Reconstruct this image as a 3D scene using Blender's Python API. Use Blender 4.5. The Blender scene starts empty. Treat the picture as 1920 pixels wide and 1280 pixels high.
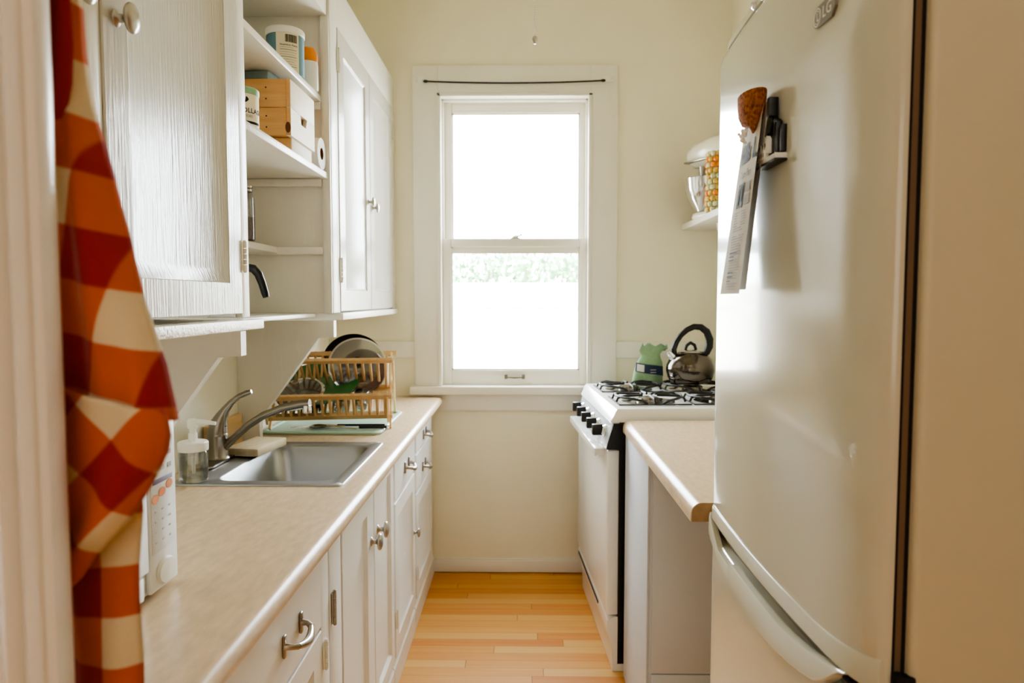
import bpy, bmesh, math, random
from mathutils import Vector, Matrix, Euler
random.seed(7)
S = bpy.context.scene
COL = S.collection
PI = math.pi

# ------------------------------------------------------------------ materials
def lin(c):
    return tuple(((v/255)/12.92 if v/255 <= .04045 else ((v/255+.055)/1.055)**2.4) for v in c) + (1,)

def mat(name, rgb, rough=.5, metal=0, var=0, vscale=8, bump=0, bscale=60, bstretch=(1,1,1), spec=.5, coat=0, trans=0, alpha=1, ior=1.45, sheen=0):
    m = bpy.data.materials.new(name); m.use_nodes = True
    nt = m.node_tree; N = nt.nodes; L = nt.links
    b = N['Principled BSDF']
    b.inputs['Base Color'].default_value = lin(rgb)
    b.inputs['Roughness'].default_value = rough
    b.inputs['Metallic'].default_value = metal
    b.inputs['Specular IOR Level'].default_value = spec
    b.inputs['Coat Weight'].default_value = coat
    b.inputs['Coat Roughness'].default_value = .08
    b.inputs['Transmission Weight'].default_value = trans
    b.inputs['IOR'].default_value = ior
    b.inputs['Sheen Weight'].default_value = sheen
    b.inputs['Alpha'].default_value = alpha
    tc = N.new('ShaderNodeTexCoord')
    mp = N.new('ShaderNodeMapping'); L.new(tc.outputs['Object'], mp.inputs[0]); mp.inputs['Scale'].default_value = bstretch
    if var:
        n = N.new('ShaderNodeTexNoise'); n.inputs['Scale'].default_value = vscale; n.inputs['Detail'].default_value = 5
        L.new(mp.outputs[0], n.inputs['Vector'])
        mx = N.new('ShaderNodeMix'); mx.data_type = 'RGBA'
        c = lin(rgb)
        mx.inputs[6].default_value = tuple(min(1, v*(1-var)) for v in c[:3])+(1,)
        mx.inputs[7].default_value = tuple(min(1, v*(1+var)) for v in c[:3])+(1,)
        rp = N.new('ShaderNodeValToRGB'); rp.color_ramp.elements[0].position = .3; rp.color_ramp.elements[1].position = .7
        L.new(n.outputs['Fac'], rp.inputs[0]); L.new(rp.outputs[0], mx.inputs[0]); L.new(mx.outputs[2], b.inputs['Base Color'])
    if bump:
        n2 = N.new('ShaderNodeTexNoise'); n2.inputs['Scale'].default_value = bscale; n2.inputs['Detail'].default_value = 4
        L.new(mp.outputs[0], n2.inputs['Vector'])
        bp = N.new('ShaderNodeBump'); bp.inputs['Strength'].default_value = bump; bp.inputs['Distance'].default_value = .002
        L.new(n2.outputs['Fac'], bp.inputs['Height']); L.new(bp.outputs[0], b.inputs['Normal'])
    return m

def glass_mat(name, tint=(1,1,1), gloss=.5, edge=.85):
    """thin clear glass: mostly transparent, reflections growing towards grazing angles"""
    m = bpy.data.materials.new(name); m.use_nodes = True
    nt = m.node_tree; N = nt.nodes; L = nt.links
    N.remove(N['Principled BSDF']); out = N['Material Output']
    t = N.new('ShaderNodeBsdfTransparent'); t.inputs[0].default_value = tint+(1,)
    g = N.new('ShaderNodeBsdfGlossy'); g.inputs['Roughness'].default_value = .03
    f = N.new('ShaderNodeLayerWeight'); f.inputs[0].default_value = gloss
    mu = N.new('ShaderNodeMath'); mu.operation = 'MULTIPLY'; mu.inputs[1].default_value = edge
    x = N.new('ShaderNodeMixShader')
    L.new(f.outputs['Fresnel'], mu.inputs[0]); L.new(mu.outputs[0], x.inputs[0])
    L.new(t.outputs[0], x.inputs[1]); L.new(g.outputs[0], x.inputs[2]); L.new(x.outputs[0], out.inputs[0])
    return m

def floor_mat():
    m = bpy.data.materials.new('pine_floorboards'); m.use_nodes = True
    nt = m.node_tree; N = nt.nodes; L = nt.links; b = N['Principled BSDF']
    tc = N.new('ShaderNodeTexCoord'); sp = N.new('ShaderNodeSeparateXYZ'); L.new(tc.outputs['Object'], sp.inputs[0])
    def mth(op, a, bb=None):
        n = N.new('ShaderNodeMath'); n.operation = op
        for i, v in enumerate((a, bb)):
            if v is None: continue
            if isinstance(v, (int, float)): n.inputs[i].default_value = v
            else: L.new(v, n.inputs[i])
        return n.outputs[0]
    W = .057; LEN = 1.15
    r = mth('DIVIDE', sp.outputs[1], W); row = mth('FLOOR', r); fr = mth('FRACT', r)
    wn = N.new('ShaderNodeTexWhiteNoise'); wn.noise_dimensions = '1D'; L.new(row, wn.inputs['W'])
    xo = mth('ADD', mth('DIVIDE', sp.outputs[0], LEN), mth('MULTIPLY', wn.outputs['Value'], 7.3))
    bid = mth('FLOOR', xo); fx = mth('FRACT', xo)
    w2 = N.new('ShaderNodeTexWhiteNoise'); w2.noise_dimensions = '2D'
    cb = N.new('ShaderNodeCombineXYZ'); L.new(row, cb.inputs[0]); L.new(bid, cb.inputs[1]); L.new(cb.outputs[0], w2.inputs['Vector'])
    # grain, shifted per board
    cg = N.new('ShaderNodeCombineXYZ'); L.new(mth('MULTIPLY', sp.outputs[0], 1.6), cg.inputs[0]); L.new(mth('MULTIPLY', sp.outputs[1], 34), cg.inputs[1]); L.new(mth('MULTIPLY', w2.outputs['Value'], 40), cg.inputs[2])
    ng = N.new('ShaderNodeTexNoise'); ng.inputs['Scale'].default_value = 1.6; ng.inputs['Detail'].default_value = 6; ng.inputs['Distortion'].default_value = .6
    L.new(cg.outputs[0], ng.inputs['Vector'])
    v = mth('ADD', mth('MULTIPLY', w2.outputs['Value'], .55), mth('MULTIPLY', ng.outputs['Fac'], .5))
    rp = N.new('ShaderNodeValToRGB'); e = rp.color_ramp.elements
    e[0].position = .1; e[0].color = lin((186,112,54)); e[1].position = .95; e[1].color = lin((212,172,108))
    k = e.new(.32); k.color = lin((200,136,66)); k = e.new(.6); k.color = lin((208,156,86))
    L.new(v, rp.inputs[0])
    # warm dark towards the far end
    far = N.new('ShaderNodeMapRange'); far.inputs[1].default_value = 2.6; far.inputs[2].default_value = 3.6; L.new(sp.outputs[1], far.inputs[0])
    mo = N.new('ShaderNodeMix'); mo.data_type = 'RGBA'; mo.blend_type = 'MULTIPLY'; mo.inputs[7].default_value = (1,.94,.78,1)
    L.new(far.outputs[0], mo.inputs[0]); L.new(rp.outputs[0], mo.inputs[6])
    gap = mth('MAXIMUM', mth('LESS_THAN', fr, .022), mth('LESS_THAN', fx, .0022))
    mg = N.new('ShaderNodeMix'); mg.data_type = 'RGBA'; mg.inputs[7].default_value = lin((92,50,20))
    L.new(mth('MULTIPLY', gap, .75), mg.inputs[0]); L.new(mo.outputs[2], mg.inputs[6]); L.new(mg.outputs[2], b.inputs['Base Color'])
    b.inputs['Roughness'].default_value = .42
    bp = N.new('ShaderNodeBump'); bp.inputs['Strength'].default_value = .25; bp.inputs['Distance'].default_value = .001; bp.invert = True
    L.new(gap, bp.inputs['Height']); L.new(bp.outputs[0], b.inputs['Normal'])
    return m

def wood_mat(name, c1, c2, scale=(3,40,40), rough=.5):
    m = bpy.data.materials.new(name); m.use_nodes = True
    nt = m.node_tree; N = nt.nodes; L = nt.links; b = N['Principled BSDF']
    tc = N.new('ShaderNodeTexCoord'); mp = N.new('ShaderNodeMapping'); mp.inputs['Scale'].default_value = scale
    n = N.new('ShaderNodeTexNoise'); n.inputs['Scale'].default_value = 1; n.inputs['Detail'].default_value = 6; n.inputs['Distortion'].default_value = .7
    r = N.new('ShaderNodeValToRGB'); r.color_ramp.elements[0].position = .3; r.color_ramp.elements[1].position = .7
    r.color_ramp.elements[0].color = lin(c1); r.color_ramp.elements[1].color = lin(c2)
    L.new(tc.outputs['Object'], mp.inputs[0]); L.new(mp.outputs[0], n.inputs['Vector']); L.new(n.outputs['Fac'], r.inputs[0]); L.new(r.outputs[0], b.inputs['Base Color'])
    b.inputs['Roughness'].default_value = rough
    return m

def gingham_mat():
    m = bpy.data.materials.new('gingham_cotton'); m.use_nodes = True
    nt = m.node_tree; N = nt.nodes; L = nt.links; b = N['Principled BSDF']
    uv = N.new('ShaderNodeUVMap'); uv.uv_map = 'weave'
    sp = N.new('ShaderNodeSeparateXYZ'); L.new(uv.outputs[0], sp.inputs[0])
    def band(o):
        f = N.new('ShaderNodeMath'); f.operation = 'FRACT'; L.new(o, f.inputs[0])
        s = N.new('ShaderNodeMapRange'); s.interpolation_type = 'SMOOTHSTEP'
        p = N.new('ShaderNodeMath'); p.operation = 'PINGPONG'; p.inputs[1].default_value = .5; L.new(f.outputs[0], p.inputs[0])
        s.inputs[1].default_value = .235; s.inputs[2].default_value = .265; L.new(p.outputs[0], s.inputs[0])
        return s.outputs[0]
    a = N.new('ShaderNodeMath'); a.operation = 'ADD'; L.new(band(sp.outputs[0]), a.inputs[0]); L.new(band(sp.outputs[1]), a.inputs[1])
    h = N.new('ShaderNodeMath'); h.operation = 'MULTIPLY'; h.inputs[1].default_value = .5; L.new(a.outputs[0], h.inputs[0])
    r = N.new('ShaderNodeValToRGB'); e = r.color_ramp.elements
    e[0].color = lin((214,196,160)); e[1].position = 1; e[1].color = lin((150,12,2)); k = e.new(.5); k.color = lin((190,88,40))
    L.new(h.outputs[0], r.inputs[0])
    tc = N.new('ShaderNodeTexCoord'); n = N.new('ShaderNodeTexNoise'); n.inputs['Scale'].default_value = 900; L.new(tc.outputs['Object'], n.inputs['Vector'])
    mx = N.new('ShaderNodeMix'); mx.data_type = 'RGBA'; mx.blend_type = 'OVERLAY'; mx.inputs[0].default_value = .25
    L.new(r.outputs[0], mx.inputs[6]); L.new(n.outputs['Color'], mx.inputs[7]); L.new(mx.outputs[2], b.inputs['Base Color'])
    b.inputs['Roughness'].default_value = .95; b.inputs['Sheen Weight'].default_value = .15
    return m

WALL = mat('cream_wall_paint', (236,230,209), .75, var=.02, vscale=6, bump=.25, bscale=220)
WALLB = mat('cream_back_wall', (236,230,208), .8, var=.02, vscale=5, bump=.25, bscale=220)
WHITE = mat('white_gloss_paint', (234,231,222), .32, spec=.32, var=.012, vscale=10, bump=.55, bscale=70, bstretch=(1,1.6,.12))
DOORP = mat('brushed_gloss_paint', (204,200,190), .22, spec=.34, var=.012, vscale=10, bump=.6, bscale=120, bstretch=(1,1.4,.07))
TRIM = mat('white_trim_paint', (232,228,216), .35, var=.01, bump=.15, bscale=80)
BASEP = mat('white_base_paint', (233,232,229), .3, var=.01, bump=.15, bscale=80)
FRAMEP = mat('cream_frame_paint', (226,219,205), .3, var=.03, vscale=4, bump=.15, bscale=50)
LAM = mat('beige_laminate', (208,184,153), .3, var=.12, vscale=70, bump=.06, bscale=300, bstretch=(1,.35,1))
ENAMEL = mat('white_enamel', (236,235,230), .18, coat=.3)
FRIDGE = mat('white_fridge_enamel', (200,197,178), .19, coat=.5, bump=.02, bscale=300)
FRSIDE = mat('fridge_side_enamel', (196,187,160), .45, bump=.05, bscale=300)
PLAST = mat('white_plastic', (238,237,230), .35)
MICRO = mat('white_microwave_plastic', (236,238,238), .35)
BLACK = mat('black_plastic', (14,13,12), .35)
IRON = mat('black_cast_iron', (22,18,16), .5, bump=.2, bscale=200)
DARK = mat('dark_gap', (16,12,9), .8)
BROWNGAP = mat('brown_gasket', (112,90,66), .7)
STEEL = mat('brushed_steel', (150,143,132), .27, 1, bump=.06, bscale=200, bstretch=(1,12,1))
SINKM = mat('sink_steel', (172,174,176), .36, 1, bump=.08, bscale=150, bstretch=(1,10,1))
NICKEL = mat('satin_nickel', (178,172,162), .3, 1)
CHROME = mat('chrome', (220,220,220), .08, 1)
KETTLE = mat('polished_steel', (96,88,80), .1, 1)
BAMBOO = wood_mat('bamboo', (188,148,98), (220,184,134), (5,5,5), .5)
BAMBOOL = wood_mat('pale_bamboo', (216,176,118), (238,212,164), (5,5,5), .5)
PINE = wood_mat('pine_crate_side', (220,164,104), (236,192,132), (4,4,60), .6)
PINE_LIT = wood_mat('window_lit_pine', (236,226,202), (246,238,220), (3,4,50), .6)  # window light on the crate ends put into a paler pine colour
OAK = wood_mat('oak_board', (200,164,112), (222,190,140), (5,5,40), .6)
BUTCH = wood_mat('pale_wood_block', (214,196,160), (234,220,190), (30,8,8), .7)
ENDCAP = wood_mat('brown_end_cap', (140,110,74), (176,142,102), (20,20,20), .55)
GRAYCAB = mat('pale_grey_paint', (208,212,220), .5, var=.02, bump=.1, bscale=80)
MINT = mat('mint_plastic', (176,206,190), .4)
GREENP = mat('green_plate', (54,112,58), .35)
GLASS = glass_mat('clear_glass')
PANE = glass_mat('window_glass', gloss=.3, edge=.5)
LIDGL = glass_mat('smoky_glass', (.72,.72,.70), .6, .9)
LIQ = glass_mat('soap_water', (.93,.94,.9), .35, .5)
GING = gingham_mat()
BURLAP = mat('burlap', (146,86,34), .95, var=.6, vscale=190, bump=1, bscale=260)
PAPER = mat('newsprint', (196,187,168), .85, var=.02)
PAPERW = mat('pale_paper', (232,232,228), .8)
INK = mat('black_ink', (24,22,20), .8)
GRAYINK = mat('grey_ink', (150,144,134), .85)
GRAYINK2 = mat('dark_grey_ink', (96,92,86), .85)
BADGE = mat('badge_grey', (122,116,104), .35, .4)
SILVER = mat('silver_letter', (226,220,206), .3, .3)
TEAL = mat('teal_label', (98,136,148), .6)
CREAML = mat('cream_label', (232,222,196), .7)
ORANGE = mat('orange_label', (226,138,42), .6)
SAGE = mat('sage_plastic', (134,170,130), .5)
CRIMP = mat('blue_grey_card', (136,158,156), .7, var=.12, vscale=30)
CARDW = mat('white_card', (238,234,224), .7)
BROWN = mat('brown_card', (112,66,40), .8)
BEANS = mat('brown_grains', (112,68,48), .8, var=.4, vscale=160, bump=1, bscale=200)
BAG = mat('green_mesh_bag', (146,180,142), .7, var=.1, vscale=60, bump=.5, bscale=160)
NAVY = mat('navy_label', (52,62,92), .6)
PANBLK = mat('black_nonstick', (20,18,17), .35)
PANBRN = mat('brown_pan_enamel', (84,62,56), .35)
GOURDO = mat('orange_bead', (232,140,36), .5, var=.12, vscale=30)
GOURDY = mat('yellow_bead', (214,176,84), .5, var=.1, vscale=30)
GOURDG = mat('pale_green_bead', (206,206,160), .55, var=.08, vscale=30)
OVAL = mat('orange_button', (226,150,104), .5)
PURPLE = mat('lilac_strip', (128,126,156), .5)
BTNGREY = mat('button_grey', (188,190,194), .5)
CORD = mat('black_cord', (34,36,40), .7, var=.5, vscale=160)
LEAF = mat('leaf_green', (92,128,86), .6, var=.25, vscale=2)
BARK = mat('bark', (110,96,80), .8)
FENCEP = mat('white_fence_paint', (236,234,230), .7)
GROUND = mat('pale_ground', (190,190,180), .9, var=.08, vscale=2)
HALLW = mat('hall_paint', (214,190,150), .85)

# ------------------------------------------------------------------ mesh helpers
class MB:
    def __init__(s): s.bm = bmesh.new(); s.mats = []; s.cur = 0
    def m(s, material):
        if material not in s.mats: s.mats.append(material)
        s.cur = s.mats.index(material); return s
    def _f(s, fs):
        for f in fs: f.material_index = s.cur
    def box(s, x0, x1, y0, y1, z0, z1, bev=0, seg=2):
        vs = [s.bm.verts.new((x, y, z)) for x in (x0, x1) for y in (y0, y1) for z in (z0, z1)]
        q = [(0,1,3,2), (4,6,7,5), (0,4,5,1), (2,3,7,6), (0,2,6,4), (1,5,7,3)]
        fs = [s.bm.faces.new([vs[i] for i in a]) for a in q]; s._f(fs)
        if bev:
            es = list({e for f in fs for e in f.edges})
            r = bmesh.ops.bevel(s.bm, geom=es, offset=bev, segments=seg, profile=.5, affect='EDGES', clamp_overlap=True)
            s._f(r['faces'])
        return s
    def ring(s, pts): return [s.bm.verts.new(p) for p in pts]
    def bridge(s, a, b, closed=True):
        n = len(a); fs = []
        for i in range(n if closed else n-1):
            j = (i+1) % n
            try: fs.append(s.bm.faces.new((a[i], a[j], b[j], b[i])))
            except ValueError: pass
        s._f(fs); return fs
    def cap(s, a):
        try: f = s.bm.faces.new(a); s._f([f])
        except ValueError: pass
    def lathe(s, prof, o=(0,0,0), axis=(0,0,1), seg=32, sx=1, sy=1, caps=True):
        """prof: list of (r, h) along axis"""
        q = Vector((0,0,1)).rotation_difference(Vector(axis).normalized()); o = Vector(o)
        rs = []
        for r, h in prof:
            r = max(r, 1e-5)
            rs.append(s.ring([o + q @ Vector((r*sx*math.cos(2*PI*i/seg), r*sy*math.sin(2*PI*i/seg), h)) for i in range(seg)]))
        for a, b in zip(rs, rs[1:]): s.bridge(a, b)
        if caps: s.cap(rs[0][::-1]); s.cap(rs[-1])
        return s
    def cyl(s, p0, p1, r0, r1=None, seg=20):
        p0, p1 = Vector(p0), Vector(p1); d = p1-p0
        return s.lathe([(r0, 0), (r1 if r1 is not None else r0, d.length)], p0, d, seg)
    def tube(s, pts, r, seg=12, flat=1, upv=None):
        """round bar through pts; r a number or one per point"""
        P = [Vector(p) for p in pts]; n = len(P); rs = r if isinstance(r, (list, tuple)) else [r]*n
        up = Vector(upv) if upv else None; rings = []; prev = None
        for i in range(n):
            t = (P[min(i+1, n-1)]-P[max(i-1, 0)]).normalized()
            if prev is None:
                a = up or (Vector((0,0,1)) if abs(t.z) < .9 else Vector((1,0,0)))
            else: a = prev
            u = (a - t*a.dot(t)).normalized(); w = t.cross(u); prev = u
            rings.append(s.ring([P[i] + u*rs[i]*flat*math.cos(2*PI*k/seg) + w*rs[i]*math.sin(2*PI*k/seg) for k in range(seg)]))
        for a, b in zip(rings, rings[1:]): s.bridge(a, b)
        s.cap(rings[0][::-1]); s.cap(rings[-1]); return s
    def bar(s, p0, p1, w, h, upv=(0,0,1)):
        p0, p1 = Vector(p0), Vector(p1); t = (p1-p0).normalized(); u = Vector(upv); u = (u-t*u.dot(t)).normalized(); v = t.cross(u)
        a = s.ring([p0+u*h/2*i+v*w/2*j for i, j in ((1,1), (1,-1), (-1,-1), (-1,1))]); b = s.ring([p1+u*h/2*i+v*w/2*j for i, j in ((1,1), (1,-1), (-1,-1), (-1,1))])
        s.bridge(a, b); s.cap(a[::-1]); s.cap(b); return s
    def prism(s, pts, axis, a, b):
        """polygon pts (2-D) extruded along axis from a to b: axis 'x' -> (y,z), 'y' -> (x,z), 'z' -> (x,y)"""
        def v(p, t): return {'x': (t, p[0], p[1]), 'y': (p[0], t, p[1]), 'z': (p[0], p[1], t)}[axis]
        A = s.ring([v(p, a) for p in pts]); B = s.ring([v(p, b) for p in pts])
        s.bridge(A, B); s.cap(A[::-1]); s.cap(B); return s
    def ball(s, c, r, sx=1, sy=1, sz=1, seg=14):
        n = seg//2; c = Vector(c); rs = []
        top = s.bm.verts.new(c+Vector((0,0,r*sz))); bot = s.bm.verts.new(c-Vector((0,0,r*sz)))
        for i in range(1, n):
            a = PI*i/n
            rs.append(s.ring([c+Vector((r*sx*math.sin(a)*math.cos(2*PI*k/seg), r*sy*math.sin(a)*math.sin(2*PI*k/seg), r*sz*math.cos(a))) for k in range(seg)]))
        for a, b in zip(rs, rs[1:]): s.bridge(a, b)
        fs = []
        for k in range(seg):
            fs.append(s.bm.faces.new((top, rs[0][k], rs[0][(k+1) % seg]))); fs.append(s.bm.faces.new((bot, rs[-1][(k+1) % seg], rs[-1][k])))
        s._f(fs); return s
    def quad(s, *p):
        f = s.bm.faces.new([s.bm.verts.new(q) for q in p]); s._f([f]); return s
    def build(s, name, material=None, parent=None, smooth=35, keep=False):
        me = bpy.data.meshes.new(name)
        bmesh.ops.recalc_face_normals(s.bm, faces=s.bm.faces)
        s.bm.to_mesh(me); s.bm.free()
        for x in (s.mats or [material]): me.materials.append(x)
        for p in me.polygons: p.use_smooth = True
        me.set_sharp_from_angle(angle=math.radians(smooth))
        o = bpy.data.objects.new(name, me); COL.objects.link(o)
        if parent: o.parent = parent
        return o

def tag(o, label, cat, group=None):
    o['label'] = label; o['category'] = cat
    if group: o['group'] = group
    return o
def thing(name, label, cat, loc=(0,0,0), rz=0, group=None):
    o = bpy.data.objects.new(name, None); COL.objects.link(o); o.empty_display_size = .05
    o.location = loc; o.rotation_euler = (0, 0, rz); return tag(o, label, cat, group)
def struct(o):
    o['kind'] = 'structure'; return o
def copy_tree(o, parent=None):
    c = o.copy(); COL.objects.link(c); c.parent = parent
    for ch in list(o.children): copy_tree(ch, c)
    return c
def lettering(text, size, fn, material, name='lettering', parent=None, bold=0):
    """built-in font turned into a flat mesh; fn maps (u, v) in metres to a point"""
    cu = bpy.data.curves.new('t', 'FONT'); cu.body = text; cu.size = size; cu.resolution_u = 2; cu.offset = bold*size
    o = bpy.data.objects.new('t', cu); COL.objects.link(o)
    me = bpy.data.meshes.new_from_object(o.evaluated_get(bpy.context.evaluated_depsgraph_get()))
    bpy.data.objects.remove(o); me.name = name
    for v in me.vertices: v.co = fn(v.co.x, v.co.y)
    me.materials.clear(); me.materials.append(material)
    r = bpy.data.objects.new(name, me); COL.objects.link(r)
    if parent: r.parent = parent
    return r
def rrect(x0, x1, y0, y1, r, z, n=6):
    pts = []
    for cx, cy, a0 in ((x1-r, y1-r, 0), (x0+r, y1-r, 90), (x0+r, y0+r, 180), (x1-r, y0+r, 270)):
        for i in range(n+1):
            a = math.radians(a0+90*i/n); pts.append((cx+r*math.cos(a), cy+r*math.sin(a), z))
    return pts

# ------------------------------------------------------------------ camera
cam = bpy.data.cameras.new('camera'); co = bpy.data.objects.new('camera', cam); COL.objects.link(co)
cam.lens = 25; cam.sensor_width = 36; cam.clip_start = .02
co.location = (0, 0, 1.40)
F = 25/36*1920
co.rotation_euler = (PI/2-math.atan(80/F), 0, math.atan(20/F))
cam.dof.use_dof = True; cam.dof.focus_distance = 1.6; cam.dof.aperture_fstop = 4.8
S.camera = co

# ------------------------------------------------------------------ setting
D = 3.574; LW = -.975; RW = 1.022; CEIL = 3.0
WX0, WX1, WZ0, WZ1 = -.417, .335, .94, 2.403
struct(MB().box(-3, 3, -3.2, 3.8, -.12, 0).build('floor', floor_mat()))
struct(MB().box(-3, 3, -3.2, 3.8, CEIL, CEIL+.12).build('ceiling', WALL))
struct(MB().box(LW-.15, LW, .55, D+.15, 0, CEIL).build('wall_left', WALL))
struct(MB().box(RW, RW+.15, .55, D+.15, 0, CEIL).build('wall_right', WALL))
b = MB(); b.box(LW, WX0, D, D+.15, 0, CEIL).box(WX1, RW, D, D+.15, 0, CEIL).box(WX0, WX1, D, D+.15, 0, WZ0).box(WX0, WX1, D, D+.15, WZ1, CEIL)
struct(b.build('wall_back', WALLB))
# partition with the doorway the camera looks through
struct(MB().box(-3, -.39, .536, .549, 0, CEIL).build('wall_front', WALL))
struct(MB().box(.70, 3, .536, .549, 0, CEIL).build('wall_front_right', WALL))
struct(MB().box(-.39, .70, .536, .549, 2.3, CEIL).build('wall_front_lintel', WALL))
# room behind the camera
struct(MB().box(-3.1, -3, -3.2, .5, 0, CEIL).build('wall_hall_left', HALLW))
struct(MB().box(3, 3.1, -3.2, .5, 0, CEIL).build('wall_hall_right', HALLW))
struct(MB().box(-3.1, 3.1, -3.3, -3.2, 0, CEIL).build('wall_hall_back', HALLW))
# door casing in the left foreground (moulded profile)
prof = [(-.56,.535), (-.405,.535), (-.398,.520), (-.390,.517), (-.383,.521), (-.381,.528), (-.3775,.528), (-.375,.516), (-.370,.512), (-.365,.515), (-.362,.522), (-.359,.522), (-.357,.518), (-.3525,.518), (-.351,.523), (-.3515,.534), (-.36,.55), (-.56,.55)]
struct(MB().prism(prof, 'z', 0, 2.4).build('trim_1', FRAMEP, smooth=50))
# mouldings
struct(MB().box(-.47, .40, D-.016, D-.0005, .005, .066, .003).box(-.47, .40, D-.012, D-.0005, .064, .074, .003).build('baseboard_back', TRIM))
struct(MB().box(LW, -.541, D-.014, D-.0005, 1.104, 1.186, .003).build('trim_2', TRIM))
struct(MB().box(.467, RW, D-.014, D-.0005, 1.104, 1.186, .003).build('trim_3', TRIM))

# window
win = bpy.data.objects.new('window_1', None); COL.objects.link(win); win.location = (0, 0, 0); struct(win)
b = MB(); f0, f1 = D-.022, D
b.box(-.541, WX0, f0, f1, .963, 2.54, .002).box(WX1, .466, f0, f1, .963, 2.54, .002).box(WX0, WX1, f0, f1, WZ1, 2.54, .002)
b.build('casing', TRIM, win)
b = MB()   # stops and inner edge mouldings
for x0, x1 in ((WX0-.006, WX0+.012), (WX1-.012, WX1+.006)): b.box(x0, x1, f0-.006, D+.03, .963, WZ1+.004, .003)
b.box(WX0-.006, WX1+.006, f0-.006, D+.03, WZ1-.012, WZ1+.006, .003)
b.box(WX0, WX0+.02, D+.03, D+.14, .963, WZ1).box(WX1-.02, WX1, D+.03, D+.14, .963, WZ1).box(WX0, WX1, D+.03, D+.14, WZ1-.02, WZ1)
b.build('stop_bead', TRIM, win)
MB().box(-.565, .49, D-.055, D+.1, .920, .963, .006, 3).build('window_sill', TRIM, win)
MB().box(-.541, .466, D-.018, D-.0005, .838, .920, .002).build('apron', TRIM, win)
def sash(name, y0, y1, zo0, zo1, zi0, zi1, x0=-.361, x1=.287):
    b = MB()
    b.box(WX0+.012, x0, y0, y1, zo0, zo1, .003).box(x1, WX1-.012, y0, y1, zo0, zo1, .003).box(x0, x1, y0, y1, zo0, zi0, .003).box(x0, x1, y0, y1, zi1, zo1, .003)
    # glazing bead
    g = .008; ym = (y0+y1)/2
    b.box(x0, x0+g, y0+.008, ym, zi0, zi1).box(x1-g, x1, y0+.008, ym, zi0, zi1).box(x0, x1, y0+.008, ym, zi0, zi0+g).box(x0, x1, y0+.008, ym, zi1-g, zi1)
    o = b.build(name, TRIM, win)
    MB().box(x0+.002, x1-.002, ym+.004, ym+.007, zi0+.002, zi1-.002).build('glass_pane', PANE, o)
    return o
us = sash('upper_sash', D+.07, D+.108, 1.66, WZ1-.01, 1.70, 2.335, -.36, .288)
ls = sash('lower_sash', D+.028, D+.066, .963, 1.702, 1.037, 1.662)
MB().box(-.361, .287, D+.05, D+.062, 1.628, 1.662, .003).build('inner_rail', TRIM, ls)
b = MB(); zc = 1.004; yf = D+.028
b.box(-.092, -.076, yf-.004, yf, zc-.011, zc+.011, .0015).box(-.004, .012, yf-.004, yf, zc-.011, zc+.011, .0015)
b.box(-.090, -.078, yf-.02, yf, zc-.008, zc+.008, .002).box(-.002, .010, yf-.02, yf, zc-.008, zc+.008, .002)
b.tube([(-.08, yf-.018, zc), (-.06, yf-.02, zc-.001), (-.04, yf-.02, zc-.002), (-.02, yf-.02, zc-.001), (0, yf-.018, zc)], [.004,.0045,.0055,.0045,.004], 10)
b.build('sash_pull', mat('dull_brass', (120,112,98), .4, .8), ls)
b = MB(); b.box(-.062, -.014, D+.034, D+.06, 1.702, 1.708, .002).lathe([(.017,0),(.016,.006),(.008,.012)], (-.038, D+.047, 1.707), seg=16)
b.tube([(-.05, D+.047, 1.712), (-.035, D+.045, 1.717), (-.02, D+.042, 1.716), (-.008, D+.04, 1.722)], [.006,.006,.004,.005], 8).ball((-.008, D+.04, 1.722), .006)
b.build('sash_lock', mat('grey_lock_paint', (176,172,162), .4), ls)

# curtain cord between two adhesive hooks
def cord_hook(x, s, label):
    t = thing('adhesive_hook', label, 'hook', (x, D-.022, 2.468), group=None)
    MB().box(-.017, .017, -.006, 0, -.008, .016, .003).build('hook_pad', PLAST, t)
    b = MB(); y = -.011
    b.tube([(s*.032, y, .014), (s*.034, y, .004), (s*.030, y, -.006), (s*.018, y, -.010), (-s*.004, y, -.010), (-s*.016, y, -.009)], .0022, 8)
    b.tube([(s*.032, y, .014), (s*.028, -.004, .015)], .002, 8)
    b.build('hook_wire', PLAST, t)
cord_hook(-.497, -1, 'white adhesive hook with wire loop at the left end of the curtain cord')
cord_hook(.412, 1, 'white adhesive hook with wire loop at the right end of the curtain cord')
b = MB(); pts = [(-.475+.865*i/40, D-.034, 2.461-.010*(1-((i-20)/20)**2)) for i in range(41)]
b.tube(pts, .0042, 8)
for x in (-.476, .391): b.ball((x, D-.034, 2.461), .009, 1.5, .9, .8, 12)
tag(b.build('curtain_cord', CORD), 'black and white cord strung above the window between two hooks', 'cord')

# ceiling pull chain
t = thing('pull_chain', 'beaded metal pull chain hanging down in front of the back wall', 'chain', (.038, 2.3, CEIL))
b = MB()
for i in range(141): b.ball((0, 0, -.004-i*.0054), .0022, seg=8)
b.tube([(0,0,0), (0,0,-.77)], .0007, 6); b.build('chain', NICKEL, t)
MB().lathe([(.002,.012),(.0055,.010),(.0085,.004),(.009,-.002),(.007,-.008),(.004,-.012),(.0035,-.014)], (0,0,-.783), seg=16).build('bell_end', NICKEL, t)

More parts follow.
